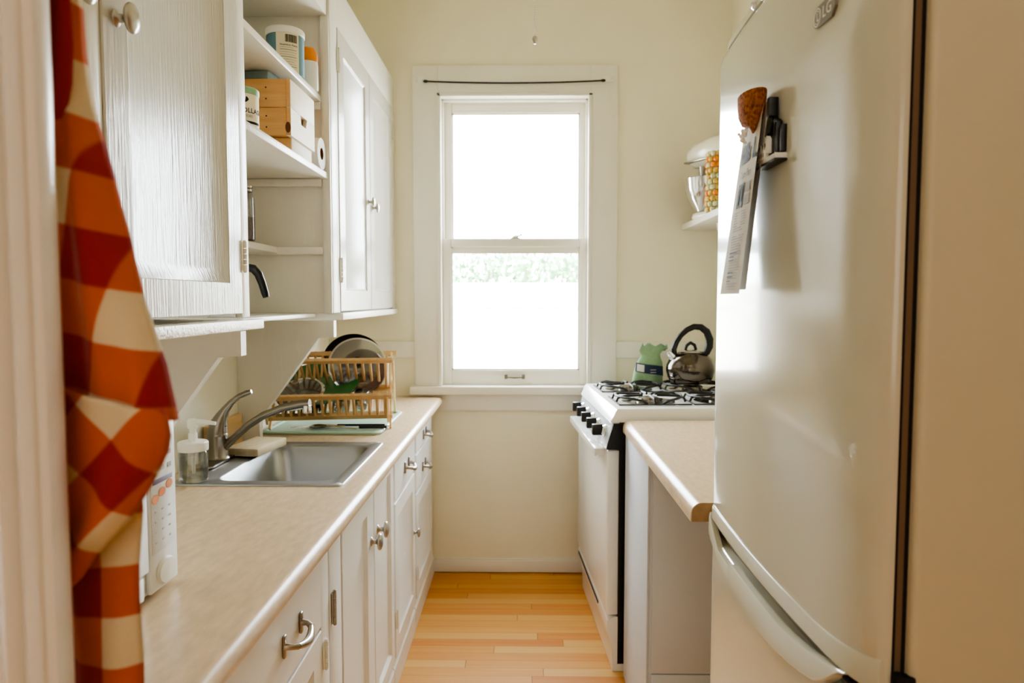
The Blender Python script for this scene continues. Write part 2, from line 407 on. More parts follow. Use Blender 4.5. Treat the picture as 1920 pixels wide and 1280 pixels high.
# ------------------------------------------------------------------ joinery helpers
def door_mesh(y0, y1, z0, z1, xf, th, sw, dep, sgn=1, slope=.012, b=None):
    """panel door lying in a plane x = xf, facing sgn*x; sw stile width, dep recess depth"""
    b = b or MB(); xb = xf-sgn*th; e = .002
    def R(d, x): return [(x, y0+d, z0+d), (x, y1-d, z0+d), (x, y1-d, z1-d), (x, y0+d, z1-d)]
    loops = [R(0, xb), R(0, xf-sgn*e), R(e, xf)]
    if sw: loops += [R(sw, xf), R(sw+.002, xf-sgn*.002), R(sw+slope, xf-sgn*dep)]
    rs = [b.ring(l) for l in loops]
    for p, q in zip(rs, rs[1:]): b.bridge(p, q)
    b.cap(rs[0][::-1]); b.cap(rs[-1]); return b
def oval_knob(o, d, s=1, parent=None, name='knob'):
    """mushroom knob, o on the face, d outward"""
    b = MB(); s *= 1.2; b.lathe([(.010*s,0),(.0095*s,.002*s),(.0055*s,.004*s),(.0048*s,.012*s),(.007*s,.015*s),(.0165*s,.0175*s),(.018*s,.0205*s),(.0165*s,.024*s),(.009*s,.027*s),(0,.028*s)], o, d, 24, 1.12, .92)
    return b.build(name, NICKEL, parent, 60)
def cup_pull(o, L, parent, sgn=1):
    """bow pull along y with leaf shaped foot plates"""
    b = MB(); x, y, z = o
    for s in (-1, 1):
        yy = y+s*L/2
        b.box(x, x+sgn*.006, yy-.0065, yy+.0065, z-.022, z+.022, .004, 3)
        b.tube([(x+sgn*.004, yy, z), (x+sgn*.016, yy, z-.001), (x+sgn*.026, yy-s*.010, z-.004)], [.007,.0055,.0065], 10)
    pts = [(x+sgn*(.026+.007*math.sin(PI*k/8)), y-L/2+.010+(L-.02)*k/8, z-.004-.008*math.sin(PI*k/8)) for k in range(9)]
    b.tube(pts, [.0055,.0065,.0075,.0085,.0088,.0085,.0075,.0065,.0055], 12)
    return b.build('drawer_pull', NICKEL, parent, 60)
def hinge(x, y, z, parent, h=.06, sgn=1, material=None, w=.012):
    b = MB()
    b.box(min(x, x+sgn*.003), max(x, x+sgn*.003), y-w, y+w, z-h/2, z+h/2, .001)
    for k in range(5):
        z0 = z-h/2+h*k/5; b.cyl((x+sgn*.005, y, z0+.0006), (x+sgn*.005, y, z0+h/5-.0006), .0045, seg=10)
    for s in (-1, 1): b.ball((x+sgn*.005, y, z+s*(h/2+.002)), .0045, seg=8)
    return b.build('hinge', material or TRIM, parent)

# ------------------------------------------------------------------ upper cabinets, left wall
UF = -.637   # front plane of doors
# far cabinet
t = thing('wall_cabinet', 'white two-door wall cabinet at the far end beside the window', 'cabinet', (0,0,0))
b = MB(); b.box(LW+.001, UF-.0195, 2.40, D-.001, 1.352, 2.48, .002)
b.build('cabinet_body', WHITE, t)
b = MB(); x0, x1 = UF-.0193, UF-.003; b.box(x0, x1, 2.402, 2.490, 1.352, 2.48, .001).box(x0, x1, 2.490, 3.50, 2.332, 2.48, .001).box(x0, x1, 3.50, D-.001, 1.352, 2.48, .001)
b.build('face_frame', WHITE, t)
MB().box(LW+.001, UF+.012, 2.47, D-.001, 1.326, 1.351, .003).build('bottom_board', WHITE, t)
for y0, y1, ky, hy in ((2.492, 2.992, 2.955, 2.492), (2.998, 3.498, 3.04, 3.498)):
    d = door_mesh(y0, y1, 1.356, 2.33, UF, .018, .075, .008).build('door', DOORP, t)
    oval_knob((UF, ky, 1.798 if ky < 3 else 1.785), (1,0,0), .85, d)
    for z in (1.50, 2.22): hinge(UF-.002, hy+(.004 if hy < 3 else .012), z, d, .075)
# bracket panels below the cabinets
def bracket(y, label):
    pts = [(LW+.001,.912), (-.902,.912), (-.902,.985), (-.694,1.266), (-.641,1.270), (-.641,1.326), (LW+.001,1.326)]
    o = MB().prism(pts, 'y', y, y+.03).build('support_panel', WHITE); return tag(o, label, 'panel')
bracket(2.404, 'white angled support panel under the open shelves, behind the dish rack')
bracket(1.606, 'white angled support panel under the near cabinet, behind the microwave')
# open shelf bay
t = thing('open_shelf', 'white open shelving bay between the two wall cabinets', 'shelf', (0,0,0))
b = MB(); b.box(LW+.001, LW+.012, 1.662, 2.398, 1.352, 2.33).build('back_panel', WHITE, t)
MB().box(LW+.013, -.648, 1.662, 2.398, 2.33, 2.48, .002).build('top_panel', WHITE, t)
for z, xf in ((2.070, -.668), (1.819, -.650), (1.573, -.818)):
    MB().box(LW+.013, xf, 1.662, 2.396, z-.021, z, .003).build('shelf_board', WHITE, t)
MB().box(LW+.013, -.700, 1.662, 2.398, 1.339, 1.351, .002).build('bottom_board', WHITE, t)
for z in (2.048, 1.797, 1.572):
    MB().box(LW+.013, -.669, 2.376, 2.3875, z-.024, z, .002).build('cleat', WHITE, t)
MB().box(-.668, -.6415, 2.388, 2.3985, 1.352, 2.33, .001).build('side_stile', WHITE, t)
# near cabinet
t = thing('wall_cabinet', 'white wall cabinet with brushed gloss doors nearest the camera', 'cabinet', (0,0,0))
b = MB(); b.box(LW+.001, UF-.0195, .55, 1.66, 1.365, 2.48, .002).build('cabinet_body', WHITE, t)
b = MB(); b.box(x0, x1, 1.615, 1.66, 1.358, 2.48, .001).box(x0, x1, 1.055, 1.0915, 1.358, 2.342, .001).box(x0, x1, .56, 1.615, 2.342, 2.48, .001)
b.build('face_frame', WHITE, t)
MB().box(LW+.001, UF+.024, .55, 1.678, 1.330, 1.353, .003).build('bottom_board', mat('rough_white_paint', (232,224,212), .3, bump=1, bscale=120), t)
for y0, y1, ky, hy in ((1.094, 1.612, 1.132, 1.612), (.56, 1.052, 1.02, .56)):
    d = door_mesh(y0, y1, 1.366, 2.34, UF, .018, .068, .015, slope=.032).build('door', DOORP, t)
    oval_knob((UF, ky, 1.838), (1,0,0), 1.0, d)
    for z in (1.496, 2.22): hinge(UF-.001, hy+.008, z, d, .062)

# ------------------------------------------------------------------ base cabinets, left
BF = -.447
def base(label, y0, y1, top=.868):
    t = thing('base_cabinet', label, 'cabinet', (0,0,0))
    b = MB(); b.box(LW+.001, BF-.018, y0, y1, .001, top)
    if top < .86: b.box(BF-.028, BF-.018, y0, y1, top, .868)
    b.build('cabinet_body', BASEP, t)
    b = MB(); b.prism([(BF-.018,.001), (BF-.004,.001), (BF-.004,.088), (BF-.018,.104)], 'y', y0, y1).build('toe_board', BASEP, t)
    return t
def fit_door(t, y0, y1, z0, z1, sw, dep=.008): return door_mesh(y0, y1, z0, z1, BF, .02, sw, dep).build('door', BASEP, t)
def fit_drawer(t, y0, y1, z0, z1): return door_mesh(y0, y1, z0, z1, BF, .02, 0, 0).build('drawer', BASEP, t)
t = base('white base cabinet nearest the camera, with large bow pull on its drawer', .55, 1.600)
d = fit_drawer(t, .80, 1.535, .672, .845); cup_pull((BF, 1.335, .752), .10, d)
d = fit_door(t, .80, 1.535, .125, .664, .06); hinge(BF, 1.552, .60, d, .06)
MB().box(BF-.02, BF-.001, 1.536, 1.597, .11, .866, .001).build('face_stile', BASEP, t)
t = base('white base cabinet with twin doors and two round knobs below the sink', 1.612, 2.43, .70)
MB().box(BF-.02, BF-.002, 1.612, 1.715, .11, .866, .001).build('face_stile', BASEP, t)
hinge(BF, 1.628, .675, t, .075, material=NICKEL, w=.008)
d = fit_door(t, 1.722, 2.092, .125, .862, .085, .01); oval_knob((BF, 2.055, .684), (1,0,0), 1.05, d)
d = fit_door(t, 2.102, 2.42, .125, .862, .05, .01); oval_knob((BF, 2.15, .69), (1,0,0), 1.05, d)
t = base('white base cabinet with one drawer over one panelled door past the sink', 2.436, 2.925)
d = fit_drawer(t, 2.45, 2.905, .692, .85); cup_pull((BF, 2.70, .762), .09, d)
d = fit_door(t, 2.45, 2.905, .125, .68, .06); oval_knob((BF, 2.868, .44), (1,0,0), .8, d); hinge(BF, 2.446, .27, d, .06)
t = base('white base cabinet with two drawers over one door against the back wall', 2.932, 3.556)
d = fit_drawer(t, 2.95, 3.46, .752, .85); cup_pull((BF, 3.20, .792), .085, d)
d = fit_drawer(t, 2.95, 3.46, .585, .742); cup_pull((BF, 3.17, .655), .085, d)
d = fit_door(t, 2.95, 3.46, .125, .575, .06); hinge(BF, 2.945, .24, d, .055)

# worktop with a sink cut-out and a rounded front edge
CT = .91
SX0, SX1, SY0, SY1 = -.915, -.485, 1.845, 2.372
b = MB()
b.box(LW+.001, SX0, .55, D-.001, CT-.04, CT).box(SX1, -.44, .55, D-.001, CT-.04, CT).box(SX0, SX1, .55, SY0, CT-.04, CT).box(SX0, SX1, SY1, D-.001, CT-.04, CT)
pr = [(-.44, CT-.04)]+[(-.421+.021*math.cos(a), CT-.020+.020*math.sin(a)) for a in [math.radians(-90+180*i/12) for i in range(13)]]+[(-.44, CT)]
b.prism(pr, 'y', .55, D-.03)
bmesh.ops.remove_doubles(b.bm, verts=b.bm.verts, dist=1e-5)
tag(b.build('worktop', LAM, smooth=40), 'long mottled beige laminate worktop with rounded front edge, holding the sink', 'worktop')

# sink
b = MB(); x0, x1, y0, y1 = -.932, -.472, 1.825, 2.392; z = CT+.0006
L = [rrect(x0, x1, y0, y1, .02, z), rrect(x0+.002, x1-.002, y0+.002, y1-.002, .02, z+.0035), rrect(x0+.016, x1-.016, y0+.016, y1-.016, .02, z+.0045),
     rrect(x0+.022, x1-.022, y0+.022, y1-.022, .02, z+.002)]
bx0, bx1, by0, by1 = -.832, -.506, 1.872, 2.345
L += [rrect(bx0, bx1, by0, by1, .05, z+.0018), rrect(bx0+.005, bx1-.005, by0+.005, by1-.005, .05, z-.004), rrect(bx0+.012, bx1-.012, by0+.012, by1-.012, .05, z-.13),
      rrect(bx0+.022, bx1-.022, by0+.022, by1-.022, .05, z-.155), rrect(bx0+.05, bx1-.05, by0+.05, by1-.05, .04, z-.165)]
rs = [b.ring(l) for l in L]
for p, q in zip(rs, rs[1:]): b.bridge(p, q)
b.cap(rs[-1])
t = b.build('sink', SINKM, None, 50); tag(t, 'stainless steel sink with one basin set into the beige worktop', 'sink')
b = MB(); b.lathe([(.042,0),(.042,.003),(.03,.003),(.026,.0005)], (-.67, 2.1, z-.1648), seg=24); b.build('drain', CHROME, t)

# tap
t = thing('tap', 'brushed steel single-lever tap with a curved spout at the sink', 'tap', (-.915, 2.1, CT+.0095))
b = MB(); b.lathe([(.034,-.003),(.034,.004),(.031,.008),(.0295,.012),(.0295,.066),(.030,.070),(.030,.074),(.0285,.078)], seg=32).build('tap_base', STEEL, t)
b = MB(); b.tube([(0,0,.076), (.001,0,.092), (.006,0,.112), (.014,0,.130), (.026,0,.150), (.045,0,.172), (.068,0,.190), (.092,0,.200), (.105,0,.204)], [.0285,.028,.024,.018,.0125,.0095,.008,.0085,.006], 20, upv=(0,1,0))
lev = b.build('lever', STEEL, t)
MB().lathe([(.0035,0),(.003,.002)], (.026,-.006,.1), (1,0,.3), 12).build('indicator_dot', INK, lev)
b = MB(); b.tube([(.012,0,.030), (.03,-.004,.045), (.06,-.012,.072), (.10,-.02,.105), (.15,-.028,.137), (.21,-.035,.161), (.265,-.04,.173), (.292,-.042,.175)], [.013,.0125,.012,.0115,.0115,.0115,.0125,.013], 16, upv=(0,1,0))
b.build('spout', STEEL, t)
MB().lathe([(.013,0),(.0135,.006),(.0125,.018),(.012,.022)], (.284,-.042,.147), seg=20).build('aerator', CHROME, t)
struct_plate = MB().prism([(p[0], p[1]) for p in rrect(-.03, .03, -.12, .12, .028, 0)], 'z', -.0035, .002).build('deck_plate', STEEL, t)

# soap dispenser
t = thing('soap_dispenser', 'clear soap bottle with white pump beside the tap', 'soap dispenser', (-.878, 1.862, CT+.0055))
MB().lathe([(.0,.001),(.033,.0),(.0365,.004),(.0365,.074),(.034,.080),(.030,.082)], seg=32, caps=False).build('bottle', GLASS, t)
MB().lathe([(.034,.004),(.0345,.006),(.0345,.062)], seg=28).build('liquid', LIQ, t)
MB().lathe([(.0378,.082),(.0385,.085),(.0385,.103),(.036,.106),(.012,.107)], seg=32).build('cap', PLAST, t)
b = MB(); b.lathe([(.0115,.106),(.0115,.128),(.0085,.128),(.0085,.142),(.0135,.142),(.0135,.160),(.011,.166)], seg=20)
b.tube([(.0,0,.158), (.03,0,.158), (.062,0,.154)], [.0085,.0065,.005], 12)
b.lathe([(.0045,.02),(.0045,.10)], seg=10); b.build('pump', PLAST, t)

# microwave
t = thing('microwave', 'white microwave on the worktop behind the hanging gingham towel', 'microwave', (0,0,0))
MB().box(-.955, -.607, .70, 1.203, CT+.008, 1.222, .006, 3).build('housing', MICRO, t)
for y in (.74, 1.16):
    for x in (-.92, -.64): MB().cyl((x, y, CT+.0005), (x, y, CT+.010), .012).build('foot', BLACK, t)
MB().box(-.607, -.598, .702, 1.108, CT+.052, 1.218, .003).box(-.607, -.598, .702, 1.092, CT+.012, CT+.050, .003).build('door', MICRO, t)
cp = MB().box(-.607, -.598, 1.111, 1.201, CT+.012, 1.218, .003).build('control_panel', MICRO, t)
MB().box(-.5985, -.5972, 1.117, 1.194, .985, 1.206, .001).build('keypad', mat('keypad_film', (226,228,230), .3), cp)
xk = -.5968
for y, z in ((1.130,1.078), (1.152,1.086), (1.176,1.094)):
    MB().lathe([(.0095,0),(.0095,.0008)], (xk-.0004, y, z-.004), (1,0,0), 20, .8, 1.15).build('oval_button', OVAL, cp)
MB().box(xk-.0004, xk+.0004, 1.124, 1.186, 1.098, 1.106, .0003).build('strip', PURPLE, cp)
b = MB()
for i in range(3):
    for j in range(3): b.box(xk-.0004, xk+.0003, 1.126+i*.023, 1.138+i*.023, 1.118+j*.022, 1.126+j*.022)
b.build('upper_key_print', BTNGREY, cp); b = MB()
for i in range(3):
    for j in range(4): b.box(xk-.0004, xk+.0003, 1.128+i*.022, 1.134+i*.022, 1.052-j*.017, 1.055-j*.017)
b.build('lower_key_print', BTNGREY, cp)
MB().lathe([(.028,0),(.028,.002),(.025,.006),(.0,.008)], (-.5985, 1.157, .948), (1,0,0), 28, .78, 1.05).build('open_button', PLAST, cp)
MB().box(-.5978, -.5968, 1.135, 1.180, 1.152, 1.19, .001).build('display', mat('display_grey', (150,156,150), .2), cp)

# boards by the sink
b = MB(); b.box(-.973, -.955, 2.13, 2.392, CT+.0005, 1.012, .004)
tag(b.build('chopping_board', OAK), 'brown wooden board leaning on the wall behind the tap', 'board')
b = MB(); b.box(-.055, .055, -.095, .095, 0, .026, .005, 2); o = b.build('wooden_block', BUTCH); o.location = (-.850, 2.24, CT+.0058); o.rotation_euler = (0,0,math.radians(-8))
tag(o, 'pale wooden block lying on the sink ledge by the tap', 'block')

# draining mat and dish rack
b = MB(); L = [rrect(-.95, -.515, 2.53, 3.02, .035, CT+.0006), rrect(-.955, -.51, 2.525, 3.025, .035, CT+.008), rrect(-.950, -.515, 2.53, 3.02, .035, CT+.012), rrect(-.938, -.527, 2.542, 3.008, .03, CT+.012), rrect(-.934, -.531, 2.546, 3.004, .03, CT+.006)]
rs = [b.ring(l) for l in L]
for p, q in zip(rs, rs[1:]): b.bridge(p, q)
b.cap(rs[0][::-1]); b.cap(rs[-1])
tag(b.build('draining_mat', MINT), 'mint green draining mat under the bamboo dish rack', 'mat')
MZ = CT+.0065
rack = thing('dish_rack', 'two-tier folding bamboo dish rack beside the window', 'dish rack', (-.50, 2.66, MZ), math.radians(9))
# local frame: x from 0 (right end) to -.42, y depth, z up
RL = -.44
NB, NT, FT, FB, XC, FR, BR = (0,.0), (.024,.250), (.26,.258), (.345,.0), (.178,.128), (-.062,.126), (.0,.044)
def end_frame(x):
    b = MB()
    b.bar((x,)+NB, (x,)+FT, .018, .008, (1,0,0)).bar((x+.01,)+FB, (x+.01,)+NT, .018, .008, (1,0,0)).bar((x-.008, BR[0]+.004, BR[1]-.02), (x-.008,)+FR, .018, .008, (1,0,0))
    return b.build('end_frame', BAMBOOL, rack)
end_frame(0); end_frame(RL)
def ladder(p, q, name, n=15):
    b = MB(); d = Vector((0, q[0]-p[0], q[1]-p[1])).normalized()
    for r in (p, q): b.bar((RL-.004, r[0], r[1]), (.008 if r != FT else .02, r[0], r[1]), .012, .020, d)
    for i in range(n):
        x = RL+.022+(-RL-.04)*i/(n-1)
        b.cyl((x, p[0], p[1]), Vector((x, q[0], q[1]))+d*.012, .0055, seg=8)
    return b.build(name, BAMBOO, rack)
ladder(XC, NT, 'front_upper_slats'); ladder(XC, FT, 'rear_upper_slats'); ladder(BR, FR, 'front_lower_slats'); ladder((.03,.044), (.165,.118), 'rear_lower_slats')

def placed(o, loc, rot): o.location = loc; o.rotation_euler = rot; return o
def disc_obj(name, prof, material, label, cat, loc, tilt, rz=0, seg=48, parts=None):
    t = thing(name, label, cat); o = MB().lathe(prof, seg=seg).build(parts or 'dish', material, t, 50)
    t.location = loc; t.rotation_euler = (tilt, 0, rz); return t, o
# black pan (opening turned to the camera)
t = thing('frying_pan', 'black frying pan standing in the rack behind the big glass lid', 'pan')
b = MB(); b.m(PANBRN).lathe([(.0,-.052),(.088,-.052),(.104,-.046),(.118,-.004),(.121,0)], seg=56, caps=False)
b.m(PANBLK).lathe([(.121,0),(.1225,.001),(.1195,.002),(.116,-.004),(.102,-.042),(.086,-.048),(0,-.048)], seg=56, caps=False)
b.build('pan_body', None, t, 50)
t.location = (-.692, 2.885, 1.145); t.rotation_euler = (math.radians(64), 0, math.radians(12))
# large glass lid
t, o = disc_obj('glass_lid', [(.0,.030),(.04,.0285),(.075,.021),(.10,.008),(.112,0)], LIDGL, 'large round glass lid standing upright in the upper tier of the rack', 'lid', (-.655, 2.805, 1.137), math.radians(68), math.radians(14), parts='lid_glass')
MB().lathe([(.111,-.002),(.1145,-.001),(.1145,.002),(.111,.003)], seg=56).build('rim', CHROME, t)
MB().lathe([(.012,.03),(.012,.036),(.02,.042),(.02,.05),(.012,.054)], seg=20).build('lid_knob', BLACK, t)
# dark pot behind the lower part of the lid
t, o = disc_obj('cooking_pot', [(.0,-.05),(.080,-.05),(.087,-.044),(.087,.0),(.084,.0),(.082,-.042),(.0,-.044)], PANBRN, 'brown base of a small pot turned outwards behind the upper slats', 'pot', (-.64, 2.835, 1.105), math.radians(250), math.radians(12), parts='pot_body')
# green plate
t, o = disc_obj('green_plate', [(.0,.0),(.09,.0),(.13,.012),(.165,.022),(.167,.025),(.13,.016),(.09,.004),(0,.004)], GREENP, 'large dark green plate leaning in the lower tier of the rack', 'plate', (-.800, 2.745, 1.052), math.radians(24), math.radians(-4), parts='plate_body')
# small glass lid with steel rim
t, o = disc_obj('glass_lid', [(.0,.026),(.03,.025),(.06,.017),(.085,.004),(.09,0)], LIDGL, 'small glass lid with steel rim and knob in front of the green plate', 'lid', (-.835, 2.63, 1.045), math.radians(32), math.radians(-10), parts='lid_glass')
MB().lathe([(.087,-.003),(.0955,-.002),(.0965,.002),(.092,.005),(.087,.004)], seg=56).build('rim', CHROME, t)
MB().lathe([(.007,.026),(.007,.036),(.012,.040),(.012,.056),(.009,.060)], seg=20).build('lid_knob', STEEL, t)
# tumblers lying in the lower tier
def tumbler(loc, label, rz):
    t = thing('drinking_glass', label, 'glass'); MB().lathe([(.0,0),(.024,0),(.026,.003),(.032,.085),(.0305,.085),(.0245,.008),(0,.006)], seg=28, caps=False).build('glass_body', GLASS, t)
    t.location = loc; t.rotation_euler = (math.radians(-62), 0, rz)
tumbler((-.70, 2.688, .985), 'drinking glass lying in the middle of the lower rack tier', .1)
tumbler((-.625, 2.70, .985), 'drinking glass lying at the right end of the lower rack tier', .1)
t = thing('dark_mug', 'black mug lying at the left of the lower rack tier', 'mug')
MB().lathe([(.0,0),(.034,0),(.038,.004),(.038,.085),(.035,.085),(.034,.008),(0,.006)], seg=28, caps=False).build('mug_body', PANBLK, t)
MB().tube([(.036,0,.02),(.056,0,.025),(.060,0,.045),(.054,0,.064),(.036,0,.07)], .005, 8).build('handle', PANBLK, t)
t.location = (-.80, 2.675, .990); t.rotation_euler = (math.radians(-60), 0, .2)
# cutlery on the mat front
t = thing('table_knife', 'steel knife with a dark handle lying on the mint mat', 'knife', (-.60, 2.592, CT+.0125), math.radians(4))
MB().box(-.004, .105, -.006, .006, 0, .010, .003).build('handle', BLACK, t)
MB().prism([(-.004,-.005), (-.14,-.004), (-.165,.004), (-.14,.007), (-.004,.006)], 'z', .002, .004).build('blade', CHROME, t)
MB().box(.098, .106, -.0065, .0065, -.0003, .0105, .002).build('end_cap', CHROME, t)
def spoon(loc, rz, label, fork=False):
    t = thing('table_fork' if fork else 'table_spoon', label, 'fork' if fork else 'spoon', loc, rz)
    b = MB(); b.tube([(.10,0,.004),(.05,0,.006),(0,0,.010),(-.03,0,.006)], [.005,.004,.003,.003], 8, flat=.5, upv=(0,0,1))
    b.build('stem', CHROME, t); b = MB()
    if fork:
        b.box(-.055, -.028, -.011, .011, .004, .006, .001)
        for k in range(4): b.box(-.095, -.053, -.0105+k*.006, -.0075+k*.006, .004, .006, .0008)
        b.build('tines', CHROME, t)
    else:
        b.ball((-.055, 0, .008), .03, 1, .62, .22, 16); b.build('bowl', STEEL, t)
spoon((-.70, 2.588, CT+.0125), math.radians(-18), 'steel spoon on the mat crossing behind the knife')
spoon((-.76, 2.60, CT+.0125), math.radians(12), 'steel fork at the left of the mint mat', True)
t = thing('spatula', 'steel spatula with slotted blade lying under the rack', 'spatula', (-.72, 2.65, CT+.0085), math.radians(2))
MB().box(.02, .20, -.006, .006, .002, .010, .003).build('handle', BLACK, t)
MB().prism([(.03,-.006), (-.02,-.028), (-.08,-.03), (-.08,.03), (-.02,.028), (.03,.006)], 'z', .003, .005).build('blade', STEEL, t)

# ------------------------------------------------------------------ shelf goods
SH = {0: 2.0705, 1: 1.8195, 2: 1.5735, 3: 1.3515}
# big tub
t = thing('food_tub', 'white and teal cardboard tub with nutrition panel on the top shelf', 'tub', (-.722, 2.20, SH[0]), math.radians(0)); t.scale = (1, 1, .87)
MB().lathe([(.0,0),(.055,0),(.055,.150),(.0,.150)], seg=40).build('tub_body', TEAL, t)
MB().lathe([(.0565,.136),(.0575,.138),(.0575,.156),(.055,.160),(0,.161)], seg=40).build('lid', PLAST, t)
def wrap(R, a0, z0): return lambda u, v: (R*math.cos(a0+u/R), R*math.sin(a0+u/R), z0+v)
b = MB(); R = .0554; a0, a1 = math.radians(-100), math.radians(-28)
lo = b.ring([(R*math.cos(a0+(a1-a0)*i/12), R*math.sin(a0+(a1-a0)*i/12), .001) for i in range(13)]); hi = b.ring([(R*math.cos(a0+(a1-a0)*i/12), R*math.sin(a0+(a1-a0)*i/12), .136) for i in range(13)])
b.bridge(lo, hi, False); lab = b.build('label', CREAML, t); R2 = .0558
b = MB(); f = wrap(R2, math.radians(-72), 0); u = 0; random.seed(3)
for i in range(14):
    w = random.choice((.0008,.0016,.0024)); b.quad(f(u,.104), f(u+w,.104), f(u+w,.130), f(u,.130)); u += w+.0009
b.build('barcode', INK, lab)
lettering('Nutrition Facts', .0085, wrap(R2, math.radians(-88), .092), INK, 'lettering', lab, .02)
b = MB(); f = wrap(R2, math.radians(-88), 0)
for i, (w, h) in enumerate(((.04,.0008),(.05,.0016),(.05,.0008),(.046,.0008),(.05,.0016),(.05,.0008),(.044,.0008),(.05,.0008),(.05,.0016),(.04,.0008))):
    z0 = .086-i*.008
    for k in range(6): b.quad(f(w*k/6, z0), f(w*(k+1)/6, z0), f(w*(k+1)/6, z0+h), f(w*k/6, z0+h))
b.build('fact_lines', GRAYINK2, lab)
# orange and white bottle
t = thing('spray_bottle', 'white bottle with rounded orange top on the top shelf', 'bottle', (-.700, 2.335, SH[0])); t.scale = (1, 1, .92)
MB().lathe([(.0,0),(.036,0),(.038,.004),(.038,.085),(.036,.10)], seg=28, sy=.75).build('bottle_body', PLAST, t)
MB().lathe([(.0365,.098),(.038,.108),(.036,.128),(.026,.146),(.0,.152)], seg=28, sy=.75).build('orange_top', ORANGE, t)
# two pine crates and the white box below
def crate(z, h, label, notch=False):
    t = thing('pine_crate', label, 'crate', (0,0,z), group=None)
    x0, x1, y0, y1, w = -.935, -.651, 2.02, 2.247, .012
    MB().box(x0, x1-w-.001, y0, y0+w, 0, h, .001).build('side_board', PINE, t)
    MB().box(x0, x1-w-.001, y1-w, y1, 0, h, .001).build('side_board', PINE, t)
    MB().box(x0, x1-w, y0+w, y1-w, 0, .008).build('bottom_board', PINE, t)
    b = MB()
    if notch:
        n0, n1, d = y0+.085, y1-.075, .026
        b.prism([(y0,0),(y1,0),(y1,h),(n1,h),(n1-.012,h-d),(n0+.012,h-d),(n0,h),(y0,h)], 'x', x1-w, x1)
    else: b.box(x1-w, x1, y0, y1, 0, h, .001)
    b.build('end_board', PINE_LIT, t)
    MB().box(x1-w, x1-.0002, y0-.0006, y0+.0006, 0.001, h-.001).build('end_grain', PINE, t)
    for k in range(2): MB().cyl((-.72, y0-.0008, h*(.3+.4*k)), (-.72, y0+.002, h*(.3+.4*k)), .0022, seg=8).build('nail', DARK, t)
    if notch: MB().lathe([(.011,0),(.011,.0015)], (x1-.008, y0-.0012, .022), (0,1,0), 16, .7, 1.4).build('wood_knot', BROWN, t)
    return t
b = MB(); b.box(-.93, -.657, 2.045, 2.235, 0, .038, .003); o = b.build('shallow_box', CARDW); MB().box(-.93, -.659, 2.0425, 2.0445, .001, .037).build('pine_side', PINE, o); o.location.z = SH[1]; tag(o, 'shallow white box under the lower pine crate', 'box')
crate(SH[1]+.039, .077, 'lower pine crate with a hand notch, sitting on the white box', True)
crate(SH[1]+.117, .078, 'upper pine crate stacked on top of the notched one')
t = thing('card_box', 'blue-grey patterned card box lying on the upper pine crate', 'box', (-.80, 2.13, SH[1]+.1955), math.radians(-6))
MB().box(-.11, .085, -.075, .075, 0, .031, .001).build('box_body', CRIMP, t)
# kitchen roll lying on its side
t = thing('paper_roll', 'white paper roll lying on its side, brown core facing out', 'paper roll', (-.878, 2.334, SH[1]+.0505))
b = MB(); b.lathe([(.020,0),(.050,0),(.050,.225),(.020,.225),(.020,0)], (0,0,0), (1,0,0), 36, caps=False).build('paper', PAPERW, t)
MB().lathe([(.0195,.001),(.0195,.224),(.0182,.224),(.0182,.001)], (0,0,0), (1,0,0), 24, caps=False).build('cardboard_core', BROWN, t)
MB().lathe([(.0182,.0),(.0182,.195)], (.02,0,0), (1,0,0), 24).build('core_shade', BROWN, t)
# collagen tub
t = thing('collagen_tub', 'small cream collagen tub with sage lid at the near end of the middle shelf', 'tub', (-.700, 1.785, SH[1]))
MB().lathe([(.0,0),(.043,0),(.043,.086),(0,.086)], seg=36).build('tub_body', CREAML, t)
MB().lathe([(.0438,.080),(.0445,.082),(.0445,.094),(.042,.097),(0,.097)], seg=36).build('lid', SAGE, t)
f = wrap(.0434, math.radians(-80), .034)
lettering('COLLAGEN', .0165, f, INK, 'lettering', t, .015); lettering('PEPTIDES', .0085, wrap(.0434, math.radians(-76), .023), GRAYINK2, 'lettering', t)
b = MB(); f = wrap(.0434, math.radians(-88), 0)
for k in range(10): b.quad(f(.007*k,.008), f(.007*(k+1),.008), f(.007*(k+1),.014), f(.007*k,.014))
b.build('dark_band', INK, t)
b = MB()
f = wrap(.0434, math.radians(-58), .058)
for s in (-1, 1):
    pts = [f(s*(.004+.006*math.sin(PI*i/8)*1.0)+s*.003*i/8, .014*i/8) for i in range(9)]+[f(s*.002+s*.003*i/8, .014*i/8) for i in range(8, -1, -1)]
    b.cap(b.ring(pts))
b.build('leaf_mark', INK, t)
# jar of grains
t = thing('storage_jar', 'clear glass jar half full of brown grains on the narrow shelf', 'jar', (-.868, 1.905, SH[2]), 0)
t.location = (-.715, 1.86, SH[2])
t.location = (-.845, 2.14, SH[2])
MB().lathe([(.0,.001),(.036,0),(.039,.004),(.039,.125),(.034,.142),(.031,.146)], seg=32, caps=False).build('jar_glass', GLASS, t)
MB().lathe([(.0,.004),(.0365,.004),(.0365,.070),(.0,.072)], seg=28).build('grains', BEANS, t)
MB().lathe([(.033,.146),(.034,.148),(.034,.152),(.031,.155),(.034,.158),(.034,.163),(.0,.166)], seg=32).build('jar_lid', STEEL, t)
